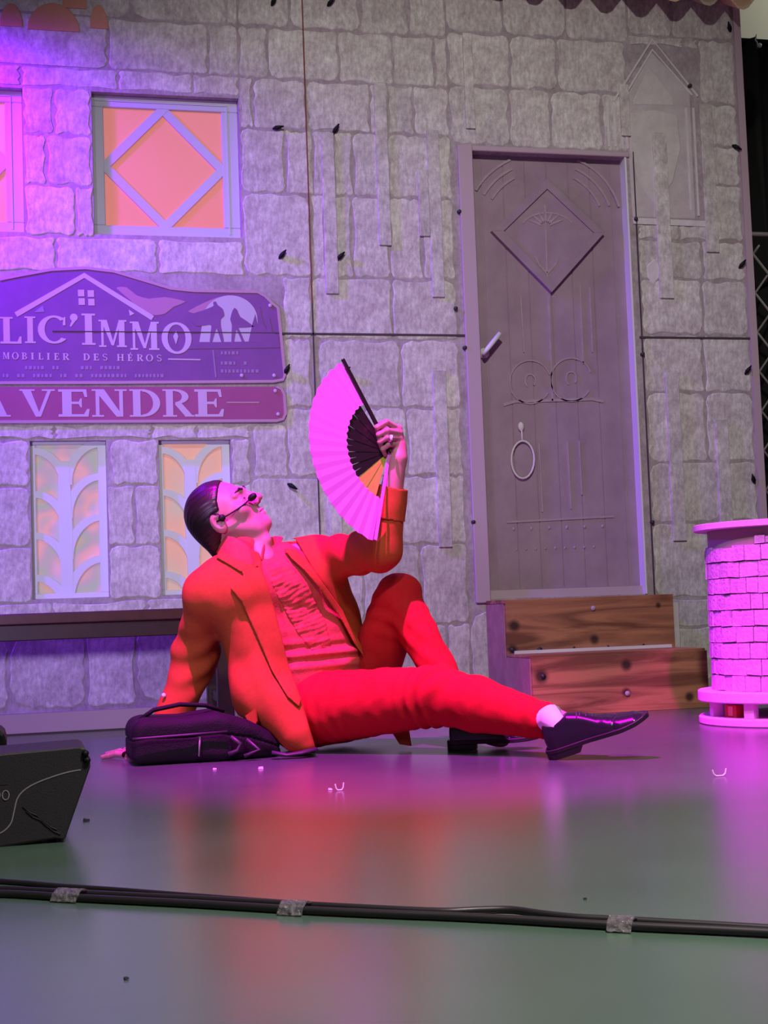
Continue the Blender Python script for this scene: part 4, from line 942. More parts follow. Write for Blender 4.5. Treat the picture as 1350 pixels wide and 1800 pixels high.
# ------------------------------------------------------------------ the man: joints (photo column, row, distance)
pel = P(572, 1248, 4.50)
hipN, kneeN, ankN = P(556, 1246, 4.40), P(770, 1222, 4.19), P(972, 1270, 3.97)
hipF, kneeF, ankF = P(636, 1238, 4.60), P(700, 1048, 4.50), P(824, 1276, 4.30)
shN, elN, wrN = P(366, 1044, 4.40), P(344, 1152, 4.50), P(290, 1302, 4.43)
shF, elF, wrF = P(556, 986, 4.54), P(668, 966, 4.40), P(699, 806, 4.385)
nkB = P(436, 985, 4.47); HC = P(397, 906, 4.47)
hF = CR*0.755+CU*0.625-CF*0.20; hF /= np.linalg.norm(hF)
hU = -CR*0.64+CU*0.77; hU -= hF*(hU @ hF); hU /= np.linalg.norm(hU); hL = np.cross(hF, hU)   # points to his right, towards the camera
if hL @ CF > 0: hL = -hL
HR = np.stack([hF, hL, hU], 1)
def H(x, y, z): return HC+hF*x+hL*y+hU*z
PERSON = thing('person', (pel[0], pel[1], 0.0), 'man in an orange jacket and red trousers sitting on the floor, head thrown back', 'person')

def torso(p, g=0.0):
    d = cap(p, P(416, 1046, 4.43), P(528, 1030, 4.53), 0.105+g)
    d = smin(d, cap(p, P(468, 1130, 4.45), P(552, 1112, 4.53), 0.098+g, 0.098+g), 0.06)
    d = smin(d, cap(p, P(500, 1205, 4.47), P(586, 1190, 4.54), 0.112+g, 0.105+g), 0.06)
    d = smin(d, cap(p, P(540, 1250, 4.46), P(600, 1244, 4.56), 0.108+g), 0.05)
    return d
def shoulders(p, g=0.0):
    d = cap(p, shN, P(430, 1012, 4.46), 0.062+g, 0.066+g); d = smin(d, cap(p, shF, P(452, 1002, 4.48), 0.060+g, 0.062+g), 0.04); return d
def leg(p, a, b, c, g=0.0, r=(0.098, 0.066, 0.045)):
    d = cap(p, a, b, r[0]+g, r[1]+g); d = smin(d, cap(p, b, a*0.4+b*0.6, r[1]+g, r[1]+0.006+g), 0.02)
    m = b*0.66+c*0.34; d = smin(d, cap(p, b, m, r[1]+g*0.9, r[1]-0.004+g), 0.02); return smin(d, cap(p, m, c, r[1]-0.004+g, r[2]+g), 0.02)
def arm(p, a, b, c, g=0.0, r=(0.052, 0.042, 0.028)):
    return smin(cap(p, a, b, r[0]+g, r[1]+g), cap(p, b, c, r[1]+g, r[2]+g), 0.02)
def headneck(p):
    q = (p-HC.astype(np.float32)) @ HR.astype(np.float32)
    ya = np.abs(q[:, 1]); s = np.stack([q[:, 0], ya, q[:, 2]], 1)          # symmetric head
    d = ellip(q, (-0.018, 0, 0.028), (0.098, 0.076, 0.090))
    d = smin(d, ellip(q, (0.030, 0, -0.028), (0.066, 0.060, 0.088)), 0.03)
    d = smin(d, ellip(q, (0.048, 0, -0.072), (0.044, 0.044, 0.038)), 0.025)
    d = smin(d, np.linalg.norm(q-np.float32([0.079, 0, -0.096]), axis=1)-0.018, 0.025)
    d = smin(d, cap(s, (0.000, 0.056, -0.040), (0.060, 0.030, -0.094), 0.014), 0.025)        # jaw line
    d = smin(d, cap(s, (0.086, 0.010, 0.026), (0.072, 0.046, 0.024), 0.011, 0.008), 0.012)   # brow
    d = smax(d, -(np.linalg.norm(s-np.float32([0.101, 0.032, 0.006]), axis=1)-0.019), 0.012) # eye socket
    d = smin(d, np.linalg.norm(s-np.float32([0.0735, 0.032, 0.005]), axis=1)-0.0135, 0.003)   # lids
    d = np.minimum(d, cap(s, (0.0845, 0.021, 0.0035), (0.0835, 0.044, 0.0030), 0.0016)+0.0)   # lash line
    d = smin(d, np.linalg.norm(s-np.float32([0.062, 0.046, -0.020]), axis=1)-0.020, 0.025)   # cheek bone
    d = smin(d, cap(q, (0.088, 0, 0.018), (0.116, 0, -0.022), 0.0085, 0.0115), 0.010)        # nose
    d = smin(d, np.linalg.norm(s-np.float32([0.103, 0.012, -0.029]), axis=1)-0.0085, 0.008)
    d = smin(d, cap(s, (0.0995, 0, -0.054), (0.088, 0.021, -0.058), 0.0062, 0.004), 0.006)   # lips
    d = smin(d, cap(s, (0.0965, 0, -0.067), (0.086, 0.018, -0.063), 0.0070, 0.004), 0.006)
    d = smax(d, -cap(s, (0.108, 0, -0.0605), (0.088, 0.022, -0.060), 0.0022), 0.003)
    ear = ellip(s, (-0.012, 0.077, -0.010), (0.021, 0.011, 0.033)); ear = smax(ear, -ellip(s, (-0.006, 0.089, -0.006), (0.012, 0.009, 0.020)), 0.004)
    d = smin(d, ear, 0.006)
    dn = cap(p, H(-0.030, 0, -0.050), nkB, 0.056, 0.060); dn = smin(dn, cap(p, H(0.035, 0, -0.085), P(462, 985, 4.44), 0.032, 0.040), 0.04)
    dn = smin(dn, np.linalg.norm(p-P(468, 948, 4.435).astype(np.float32), axis=1)-0.012, 0.03)
    return smin(d, dn, 0.022)
# hands: each finger is its own chain of tapered segments
def chain(p, d, pts, r0, r1, k=0.003):
    n = len(pts)-1
    for i in range(n):
        a = r0+(r1-r0)*i/n; b = r0+(r1-r0)*(i+1)/n
        d = smin(d, cap(p, pts[i], pts[i+1], a, b), k if i else 0.006)
    return d
PIV = P(684, 792, 4.375)                          # pivot of the fan, inside the raised fist
def handF(p):
    d = cap(p, wrF, P(699, 786, 4.395), 0.026, 0.024)
    d = smin(d, cap(p, P(700, 790, 4.39), P(699, 754, 4.388), 0.022, 0.0145), 0.015); d = smin(d, cap(p, P(698, 790, 4.405), P(699, 768, 4.400), 0.020, 0.015), 0.012)
    for pts, r in (([(698, 753, 4.382), (679, 742, 4.345), (663, 751, 4.342), (665, 763, 4.362)], 0.0098),
                   ([(702, 761, 4.380), (680, 757, 4.335), (666, 764, 4.338), (668, 776, 4.360)], 0.0098),
                   ([(702, 770, 4.380), (681, 769, 4.337), (668, 777, 4.342), (671, 788, 4.362)], 0.0093),
                   ([(699, 780, 4.382), (683, 782, 4.345), (673, 790, 4.350), (677, 799, 4.366)], 0.0083)):
        d = chain(p, d, [P(*q) for q in pts], r, r*0.8)
    return chain(p, d, [P(*q) for q in ((700, 788, 4.402), (687, 773, 4.424), (676, 757, 4.424), (670, 744, 4.412))], 0.0125, 0.009)
def handN(p):
    wr = wrN; k0 = FL(226, 1326, 0.020)
    d = cap(p, wr, P(262, 1316, 4.42), 0.026, 0.024)
    for i, (u, v, z) in enumerate(((222, 1332, 0.016), (224, 1327, 0.018), (228, 1323, 0.017), (233, 1320, 0.014))):
        kk = FL(u, v, z); d = smin(d, cap(p, P(262, 1313+i*0.5, 4.40+0.012*i), kk, 0.018, 0.0115), 0.010)
    for (kn, tip, L, r) in (((222, 1332), (183, 1338), 0, 0.0092), ((224, 1327), (181, 1331), 0, 0.0095), ((228, 1323), (187, 1325.5), 0, 0.0090), ((233, 1320), (200, 1320.5), 0, 0.0080)):
        a = FL(kn[0], kn[1], 0.018); c = FL(tip[0], tip[1], 0.0085); m1 = a*0.58+c*0.42+np.array([0, 0, 0.006]); m2 = a*0.26+c*0.74+np.array([0, 0, 0.002])
        d = chain(p, d, [a, m1, m2, c], r, r*0.78)
    return chain(p, d, [P(258, 1320, 4.39), FL(240, 1340, 0.014), FL(222, 1346, 0.011)], 0.0125, 0.009)
def body(p):
    d = smin(torso(p), shoulders(p), 0.04)
    d = smin(d, leg(p, hipN, kneeN, ankN, 0, (0.088, 0.056, 0.034)), 0.04); d = smin(d, leg(p, hipF, kneeF, ankF, 0, (0.076, 0.046, 0.034)), 0.04)
    d = smin(d, arm(p, shN, elN, wrN), 0.03); d = smin(d, arm(p, shF, elF, wrF), 0.03)
    for an, dv in ((ankN, P(1040, 1284, 3.93)), (ankF, P(880, 1298, 4.27))): d = smin(d, cap(p, an, dv, 0.036, 0.028), 0.02)
    return d
def full(p):
    d = body(p); d = smin(d, headneck(p), 0.02); return d
allj = [pel, hipN, kneeN, ankN, hipF, kneeF, ankF, shN, elN, shF, elF, nkB]
lo, hi = bounds(allj, 0.16); lo[2] = 0.004
parts = [surface(lambda p: smax(body(p), 0.004-p[:, 2], 0.004), lo, hi, 0.008)]
a, b = bounds([HC, nkB], 0.15); parts.append(surface(headneck, a, b, 0.0024))
# forearms and hands at a finer step; they start inside the sleeves
fA = elF*0.5+wrF*0.5; a, b = bounds([fA, wrF, P(668, 740, 4.36)], 0.05)
parts.append(surface(lambda p: smin(cap(p, fA, wrF, 0.037, 0.0275), handF(p), 0.01), a, b, 0.0020))
fA2 = elN*0.4+wrN*0.6; a, b = bounds([fA2, wrN, FL(178, 1338, 0)], 0.045)
parts.append(surface(lambda p: smin(cap(p, fA2, wrN, 0.036, 0.0265), handN(p), 0.012), a, b, 0.0022))
soft('body', parts, M_SKIN, PERSON)

# hair swept back, eyebrow, ear bud microphone
def hair(p):
    q = (p-HC.astype(np.float32)) @ HR.astype(np.float32); ya = np.abs(q[:, 1])
    d = ellip(q, (-0.017, 0, 0.0245), (0.1015, 0.0825, 0.0965))
    d = smin(d, ellip(q, (-0.074, 0, -0.050), (0.034, 0.055, 0.062)), 0.04)
    d = smin(d, ellip(q, (-0.088, 0, -0.085), (0.020, 0.040, 0.036)), 0.02)
    ang = np.arctan2(q[:, 2]+0.02, ya*1.2+0.001)
    d = d+0.0005*np.sin(ang*38+9*q[:, 0]+2*fold(p, 40))+0.0004*np.sin(ang*83+1.0+3*fold(p, 30))
    line = q[:, 0]-(0.066-0.80*np.maximum(0.092-q[:, 2], 0)+0.35*np.maximum(0.045-q[:, 2], 0)-0.0)                              # hairline, receding to the temples
    side = q[:, 0]-(0.024-0.30*np.maximum(0.0-q[:, 2], 0)-0.20*ya+0.0)
    cut = np.where(q[:, 2] < 0.020, np.minimum(np.maximum(line, side), np.maximum(line, side)), line)
    d = d+0.0020*np.clip(1+cut/0.018, 0, 1); d = smax(d, cut, 0.010)
    earhole = ellip(np.stack([q[:, 0], ya, q[:, 2]], 1), (-0.006, 0.080, -0.012), (0.025, 0.030, 0.036))
    return smax(d, -earhole, 0.004)
a, b = bounds([HC, H(-0.1, 0, -0.1)], 0.135)
HAIR = soft('hair', [surface(hair, a, b, 0.0026)], M_HAIR, PERSON)
b = MB()
for (pp, r) in (([(-0.085, 0.02, -0.095), (-0.108, 0.022, -0.112), (-0.128, 0.02, -0.112)], (0.012, 0.008, 0.001)), ([(-0.085, 0.035, -0.088), (-0.11, 0.042, -0.100), (-0.122, 0.045, -0.096)], (0.010, 0.006, 0.001)), ([(-0.080, 0.0, -0.105), (-0.098, 0.0, -0.130), (-0.10, 0.0, -0.142)], (0.012, 0.008, 0.001))):
    b.tube([H(*q) for q in pp], r, 7)
obj('hair_tuft', b, M_HAIR, HAIR, True)
b = MB()
for s in (-1, 1): b.tube([H(0.0965, s*0.014, 0.028), H(0.0925, s*0.028, 0.034), H(0.078, s*0.047, 0.030)], (0.0028, 0.0036, 0.0016), 6)
obj('eyebrow', b, M_HAIR, PERSON, True)
b = MB()
for s in (-1, 1): b.tube([H(0.0875, s*0.019, 0.004), H(0.0885, s*0.030, 0.0015), H(0.0835, s*0.042, 0.0025), H(0.078, s*0.048, 0.005)], (0.0012, 0.0020, 0.0018, 0.0008), 6)
obj('eyelash', b, M_HAIR, PERSON, True)
b = MB(); tipm = H(0.107, 0.034, -0.012)
b.tube([H(-0.010, 0.083, -0.002), H(0.014, 0.085, -0.006), H(0.035, 0.080, -0.010), H(0.06, 0.071, -0.013), H(0.085, 0.056, -0.014), tipm], 0.0024, 7)
b.tube([H(-0.020, 0.072, 0.020), H(-0.006, 0.080, 0.026), H(0.008, 0.083, 0.012), H(0.012, 0.084, -0.004)], 0.0022, 7)
b.ball(H(0.010, 0.082, -0.004), (0.011, 0.008, 0.011), 10, 7)
MIC = tagp(obj('headset_microphone', b, M_BLACK, PERSON, True), 'thin black headset microphone')
b = MB(); b.ball(tipm+hF*0.002, (0.016, 0.0105, 0.0105), 12, 8, HR); obj('foam_tip', b, M_BLACK, MIC, True)

# ------------------------------------------------------------------ trousers
def wr_along(p, a, b, freq, amp, c, w, twist=0.0):
    t = along(p, a, b); return amp*np.sin(t*freq+twist*fold(p, 14))*np.exp(-((t-c)/w)**2)
def trousers(p):
    n = leg(p, hipN, kneeN, ankN, 0.0, (0.112, 0.080, 0.047))
    f = cap(p, hipF, kneeF, 0.090, 0.073); f = smin(f, cap(p, kneeF+(ankF-kneeF)*0.03, ankF, 0.064, 0.046), 0.018)
    n = n+wr_along(p, kneeN, ankN, 46, 0.0030, 0.02, 0.16, 5.0)+wr_along(p, hipN, kneeN, 60, 0.0026, 0.90, 0.13, 5.0)+wr_along(p, hipN, kneeN, 80, 0.0014, 0.22, 0.20, 7.0)+wr_along(p, kneeN, ankN, 50, 0.0030, 0.92, 0.12, 4.5)
    f = f+wr_along(p, kneeF, ankF, 40, 0.0022, 0.05, 0.16, 5.0)+wr_along(p, hipF, kneeF, 44, 0.0022, 0.85, 0.18, 5.0)
    n = smax(n, along(p, kneeN, ankN)-0.985, 0.006); f = smax(f, along(p, kneeF, ankF)-1.02, 0.006)
    d = smin(n, f, 0.012); d = smin(d, cap(p, P(532, 1248, 4.46), P(604, 1238, 4.56), 0.112), 0.03)
    d = smin(d, cap(p, P(505, 1215, 4.48), P(588, 1200, 4.55), 0.108), 0.03)
    d = d+0.0020*fold(p, 30, 1.3)+0.0012*fold(p, 70, 0.4)
    return smax(d, 0.003-p[:, 2], 0.004)
lo, hi = bounds([hipN, kneeN, ankN, hipF, kneeF, ankF, P(505, 1215, 4.48)], 0.13); lo[2] = -0.004
TR = soft('trousers', [surface(trousers, lo, hi, 0.0045)], M_TROUSER, PERSON)
# stitched side seams
b = MB(); sp = []
for t in np.linspace(0.06, 0.96, 24):
    q = kneeN*(1-t)+ankN*t; sp.append(q-CF*(0.0735-0.028*t)-CU*0.012*(1-t)-CU*(0.006+0.02*t))
# pockets' welt on the near thigh
# ------------------------------------------------------------------ shirt
def shirtf(p, g=0.012):
    d = smin(torso(p, g), shoulders(p, g), 0.03)
    u, v, dd = pix(p)
    d = smin(d, cap(p, P(520, 1178, 4.42), P(600, 1172, 4.49), 0.070, 0.050), 0.05)           # blousing above the waist
    w = np.exp(-((v-1152)/26.0)**2); d = d+0.0065*w*np.sin((v+0.10*u)*0.27)
    d = d+0.003*fold(p, 26, 2.2)+0.0016*fold(p, 60, 0.7)
    return d
SHP = [(380, 950), (500, 950), (560, 985), (600, 1040), (632, 1100), (634, 1178), (606, 1196), (560, 1202), (530, 1212), (480, 1220), (420, 1130), (380, 1060)]
lo, hi = bounds([P(402, 1052, 4.43), P(528, 1030, 4.53), P(500, 1205, 4.47), P(620, 1190, 4.54), shN, shF], 0.15)
def shirt(p):
    d = smax(shirtf(p), poly2(p, SHP), 0.012)
    d = smin(d, smax(cap(p, P(430, 960, 4.47), nkB, 0.068, 0.075), -(cap(p, P(430, 950, 4.47), nkB, 0.057, 0.061)), 0.004), 0.015)
    return d
SHIRT = soft('shirt', [surface(shirt, lo, hi, 0.0046)], M_SHIRT, PERSON)
# ruffled front: wavy frills down the placket
cl = [(478, 1000), (498, 1030), (520, 1065), (538, 1100), (552, 1138)]
RUF = [(468, 992), (512, 992), (548, 1040), (572, 1090), (584, 1138), (548, 1144), (520, 1110), (496, 1065), (478, 1030)]
def ruffle(p):
    u, v, dd = pix(p)
    s = (u-478)*0.52-(v-1000)*0.0; t = (v-1000)*0.9+(u-478)*0.35
    d = shirtf(p)-0.003-0.0030*fold(p, 105, 1.1)-0.0010*np.sin(t*0.8+3*fold(p, 45, 3))
    return smax(d, poly2(p, RUF), 0.006)
soft('ruffle', [surface(ruffle, *bounds([P(478, 1000, 4.40), P(570, 1140, 4.40), P(540, 1040, 4.42)], 0.09), 0.0034)], M_SHIRT, SHIRT)
b = MB()
# shirt collar: standing band and the pointed far tip
def quad_sheet(pts, th):
    vs = [np.array(q) for q in pts]; n = np.cross(vs[1]-vs[0], vs[2]-vs[0]); n = n/np.linalg.norm(n)*th; m = len(vs)
    return [v-n for v in vs]+[v+n for v in vs], [tuple(range(m-1, -1, -1)), tuple(range(m, 2*m))]+[(i, (i+1) % m, m+(i+1) % m, m+i) for i in range(m)]
def collar_sheet(rows, mat, parent, th=0.003, name='shirt_collar'):
    """rows of points -> smooth thick sheet"""
    n = len(rows[0]); V = [np.array(q) for r in rows for q in r]; fs = []
    for i in range(len(rows)-1):
        for k in range(n-1): fs.append((i*n+k, i*n+k+1, (i+1)*n+k+1, (i+1)*n+k))
    bb = MB(); bb.add(V, fs); o = obj(name, bb, mat, parent, True)
    md = o.modifiers.new('sub', 'SUBSURF'); md.levels = 2; md.render_levels = 2
    md = o.modifiers.new('thick', 'SOLIDIFY'); md.thickness = th; md.offset = 0
    return o
near_top = [P(388, 946, 4.55), P(386, 943, 4.46), P(402, 942, 4.39), P(422, 948, 4.37), P(440, 962, 4.37)]
near_bot = [P(380, 968, 4.56), P(376, 972, 4.44), P(396, 978, 4.355), P(424, 990, 4.34), P(450, 1004, 4.345)]
collar_sheet([near_top, [a*0.5+b_*0.5-CF*0.006 for a, b_ in zip(near_top, near_bot)], near_bot], M_SHIRT, SHIRT)
far_top = [P(462, 958, 4.40), P(474, 944, 4.47), P(484, 942, 4.52), P(498, 944, 4.50)]
far_bot = [P(458, 992, 4.385), P(474, 985, 4.43), P(486, 968, 4.48), P(497, 948, 4.495)]
collar_sheet([far_top, [a*0.5+b_*0.5-CF*0.004 for a, b_ in zip(far_top, far_bot)], far_bot], M_SHIRT, SHIRT)

# ------------------------------------------------------------------ jacket
NEARF = [(360, 1060), (380, 960), (440, 958), (462, 1000), (484, 1075), (507, 1168), (531, 1232), (546, 1285), (557, 1321), (498, 1322), (466, 1296), (436, 1272), (428, 1262), (402, 1256), (395, 1225), (391, 1180), (388, 1140), (376, 1100)]
FARF = [(512, 962), (560, 950), (610, 1010), (634, 1085), (652, 1140), (646, 1175), (636, 1160), (612, 1115), (585, 1062), (548, 1008)]
OPEN = [(452, 940), (520, 948), (552, 1005), (590, 1062), (617, 1112), (640, 1158), (636, 1230), (560, 1260), (531, 1232), (507, 1168), (484, 1075), (462, 1005)]
def jbase(p, g):
    d = smin(torso(p, 0.022+g), shoulders(p, 0.014+g), 0.04)
    d = smin(d, cap(p, P(560, 985, 4.55), P(600, 1080, 4.56), 0.062+g, 0.052+g), 0.04)
    d = smin(d, cap(p, P(600, 1075, 4.57), P(634, 1150, 4.58), 0.050+g, 0.030+g), 0.03)
    # hanging near front
    d = smin(d, cap(p, P(448, 1110, 4.40), P(458, 1228, 4.37), 0.080+g, 0.080+g), 0.05)
    d = smin(d, cap(p, P(455, 1215, 4.34), P(520, 1290, 4.275), 0.074+g, 0.052+g), 0.05)
    d = smin(d, cap(p, P(500, 1240, 4.31), P(538, 1312, 4.255), 0.055+g, 0.028+g), 0.04)
    return d
def jacket(p):
    u, v, dd = pix(p)
    bdy = jbase(p, 0.0)+0.0035*fold(p, 17, 0.9)+0.0012*fold(p, 48, 1.9)
    bdy = bdy+0.003*np.exp(-((u-440)/50.0)**2)*np.sin((u-0.45*v)*0.11)*np.clip((v-1090)/80.0, 0, 1)
    spine = 4.52+0.0*v
    op = smax(poly2(p, OPEN), dd-4.545-0.0009*(u-500), 0.01)
    bdy = smax(bdy, -op, 0.006)
    # keep the lower part to the outline of the hanging front
    low = smax(poly2(p, NEARF), -0.03+0*u, 0.01)
    bdy = np.where(v > 1112, smax(bdy, np.where(u > 575, poly2(p, FARF), low), 0.008), bdy)
    sn = cap(p, shN, elN, 0.066, 0.062); sn = smin(sn, cap(p, elN, wrN, 0.062, 0.053), 0.05)
    sn = sn+0.0030*np.sin(along(p, shN, elN)*19+(p @ CRf)*46+2.2*fold(p, 13, 0.6))*np.exp(-((along(p, shN, elN)-0.9)/0.6)**2)+0.0025*fold(p, 30, 0.2)
    sn = smax(sn, along(p, elN, wrN)-0.92, 0.004)
    sf = cap(p, shF, elF, 0.070, 0.061); sf = smin(sf, cap(p, elF, wrF, 0.063, 0.040), 0.025)
    sf = sf+0.0042*np.sin(along(p, shF, elF)*17+(p @ CUf)*30+2.0*fold(p, 14, 1.6))*np.exp(-((along(p, shF, elF)-0.5)/0.55)**2)+0.0025*fold(p, 30, 1.2)
    sf = smax(sf, along(p, elF, wrF)-0.66, 0.004)
    d = smin(smin(bdy, sn, 0.022), sf, 0.022)
    d = smax(d, -smax(cap(p, H(-0.03, 0, -0.05), P(440, 1000, 4.47), 0.066, 0.072), -(along(p, H(-0.03, 0, -0.05), P(440, 1000, 4.47))-0.0), 0.004), 0.01)
    return smax(d, 0.003-p[:, 2], 0.003)
lo, hi = bounds([shN, elN, wrN, shF, elF, wrF, P(540, 1310, 4.25), P(634, 1150, 4.58), P(430, 960, 4.47)], 0.10); lo[2] = -0.004
JK = soft('jacket', [surface(jacket, lo, hi, 0.0046)], M_JACKET, PERSON)
def shell(name, outline, g, th, bounds_pts, fn=None, step=0.0034, m=0.08, back=4.53):
    def f(p):
        u, v, dd = pix(p); s = np.abs((fn or jbase)(p, g)+0.0035*fold(p, 17, 0.9)+0.0012*fold(p, 48, 1.9))-th
        return smax(smax(s, poly2(p, outline), 0.003), dd-back, 0.01)
    return soft(name, [surface(f, *bounds(bounds_pts, m), step)], M_JACKET, JK)
shell('lapel', [(424, 1004), (444, 996), (458, 998), (472, 1032), (485, 1078), (508, 1170), (530, 1230), (526, 1243), (505, 1225), (478, 1180), (450, 1115), (424, 1058), (404, 1034), (410, 1026), (428, 1012)], 0.006, 0.0035, [P(430, 1000, 4.33), P(520, 1235, 4.28), P(470, 1110, 4.30)], m=0.07)
shell('collar', [(385, 966), (400, 958), (428, 972), (456, 996), (440, 1000), (424, 1006), (398, 990), (380, 980)], 0.006, 0.0035, [P(385, 966, 4.37), P(456, 998, 4.34)], m=0.09, back=4.5)
shell('lapel', [(498, 964), (520, 966), (540, 984), (566, 1022), (604, 1075), (636, 1135), (640, 1156), (622, 1130), (598, 1086), (566, 1040), (536, 1004), (512, 982)], 0.006, 0.0035, [P(510, 970, 4.45), P(640, 1150, 4.5), P(570, 1040, 4.46)], m=0.08, back=4.62)
# turned back cuff on the raised arm, near cuff button
def cuff(p):
    t = along(p, elF, wrF); o = cap(p, elF, wrF, 0.067, 0.040)+0.0015*fold(p, 50); i = cap(p, elF, wrF, 0.059, 0.036)
    d = smax(o, -i, 0.002); d = smax(d, t-0.69, 0.003); return smax(d, 0.34-t, 0.003)
soft('cuff', [surface(cuff, *bounds([elF, wrF], 0.08), 0.0034)], M_JACKET, JK)
b = MB(); b.ball(P(288, 1222, 4.415), (0.007, 0.007, 0.007), 8, 6); obj('button', b, M_RING, JK, True)
b = MB(); b.strip([(0, 0), (1, 0)], 1, 0, 1)
vs, fs = quad_sheet([P(432, 1258, 4.275), P(450, 1246, 4.262), P(452, 1268, 4.255), P(446, 1288, 4.262)], 0.003)
b = MB(); b.add(vs, fs); obj('hem_corner', b, M_JACKET, JK)
b = MB(); b.tube([P(688, 774, 4.328), P(688, 765, 4.330)], 0.0045, 8); obj('ring', b, M_RING, PERSON, True)
b = MB(); b.tube([P(221, 1327, 4.375), P(219, 1321, 4.385)], 0.0055, 8); obj('ring', b, M_RING, PERSON, True)
# cloth lying by the far knee
vs, fs = quad_sheet([P(680, 1272, 4.36), P(714, 1256, 4.33), P(723, 1311, 4.33), P(703, 1308, 4.34)], 0.003); b = MB(); b.add(vs, fs); obj('jacket_tail', b, M_JACKET, JK)

# ------------------------------------------------------------------ socks and shoes
def shoe(anchor, fwd, up, ank, L=0.285):
    """anchor: back lower corner of the heel"""
    fwd = fwd/np.linalg.norm(fwd); up = up-fwd*(up @ fwd); up /= np.linalg.norm(up); lat = np.cross(up, fwd); R = np.stack([fwd, lat, up], 1)
    A = anchor
    def T(x, y, z): return A+fwd*x*L/0.285+lat*y+up*z
    Rf = R.astype(np.float32)
    def wid(x):                                     # half width of the sole along the foot
        return np.interp(x, [0, 0.01, 0.03, 0.07, 0.12, 0.17, 0.21, 0.25, 0.275, 0.285], [0.016, 0.026, 0.032, 0.033, 0.033, 0.041, 0.046, 0.038, 0.020, 0.004])
    def upper(p):
        q = (p-A.astype(np.float32)) @ Rf; q = q*np.float32([0.285/L, 1, 1]); x = q[:, 0]
        top = np.interp(x, [0, 0.02, 0.06, 0.085, 0.12, 0.16, 0.21, 0.25, 0.28], [0.088, 0.098, 0.100, 0.102, 0.090, 0.068, 0.052, 0.045, 0.032])
        w = wid(np.clip(x-0.002, 0, 0.284)); zz = np.clip((q[:, 2]-0.02)/np.maximum(top-0.02, 0.005), 0, 2)
        prof = w*np.sqrt(np.clip(1-(zz**2.6)*0.75, 0.02, 1))
        d = np.abs(q[:, 1])-prof
        d = smax(d, q[:, 2]-top, 0.014); d = smax(d, 0.024-q[:, 2], 0.004); d = smax(d, x-0.281, 0.016); d = smax(d, 0.004-x+0.10*np.maximum(q[:, 2]-0.05, 0), 0.014)
        mouth = ellip(q, (0.046, 0, 0.116), (0.037, 0.027, 0.036))
        d = smax(d, -mouth, 0.005)
        d = d+0.0012*np.sin(x*170)*np.exp(-((x-0.185)/0.02)**2)
        cr = np.abs(x-0.205+0.25*np.abs(q[:, 1]))-0.0010; d = smax(d, -(np.maximum(cr, -q[:, 2]+0.03)), 0.002)*1.0
        return d*0.75
    c = [T(0, -0.05, 0), T(0.285, 0.05, 0.11), T(0.285, -0.05, 0.0), T(0, 0.05, 0.11)]
    root = soft('shoe', [surface(upper, *bounds(c, 0.02), 0.0028)], M_LEATHER, PERSON)
    def sole_mesh(x0, x1, z0, z1, grow, nose=0.0):
        xs_ = np.linspace(x0, x1, 26); ol = [(x, wid(x)+grow) for x in xs_]+[(x, -wid(x)-grow) for x in xs_[::-1]]; n = len(ol); vs = []
        for z, k in ((z0, -0.0015), (z0+0.0015, 0), (z1-0.0015, 0), (z1, -0.0015)):
            for x, y in ol:
                tz = 0.012*max(0, (x-0.2)/0.085)**2*nose
                vs.append(T(x, y+(k if y > 0 else -k), z+tz))
        m = MB(); m.add(vs, [tuple(range(n-1, -1, -1)), tuple(range(3*n, 4*n))]+[(l*n+i, l*n+(i+1) % n, (l+1)*n+(i+1) % n, (l+1)*n+i) for l in range(3) for i in range(n)]); return m
    obj('sole', sole_mesh(-0.002, 0.285, 0.017, 0.029, 0.004, 0.5), M_SOLE, root)
    obj('heel', sole_mesh(-0.002, 0.088, 0.0, 0.018, 0.003), M_SOLE, root)
    m = MB(); m.tube([T(0.112, 0.020, 0.088), T(0.112, 0, 0.0945), T(0.112, -0.020, 0.088)], 0.0022, 6)
    for k in range(3): m.tube([T(0.118+k*0.014, 0.017, 0.085-k*0.0085), T(0.122+k*0.014, 0, 0.0935-k*0.0085), T(0.118+k*0.014, -0.017, 0.085-k*0.0085)], 0.002, 6)
    obj('laces', m, M_BAG2, root, True)
    return T
Tn = shoe(FL(969, 1333, 0.002), CR*0.865+CU*0.355-CF*0.28, CU*0.92-CR*0.36-CF*0.10, ankN, 0.285)
Tf = shoe(FL(789, 1319, 0.001), np.array([0.93, -0.36, 0.02]), np.array([0, 0, 1.0]), ankF, 0.262)
for T_, an, kn in ((Tn, ankN, kneeN), (Tf, ankF, kneeF)):
    m = MB(); ax = an-kn; ax = ax/np.linalg.norm(ax)
    m.tube([an-ax*0.06, an-ax*0.02, T_(0.046, 0, 0.106), T_(0.052, 0, 0.075), T_(0.056, 0, 0.05)], [0.036, 0.0355, 0.0325, 0.027, 0.022], 18); obj('sock', m, M_SOCK, PERSON, True)

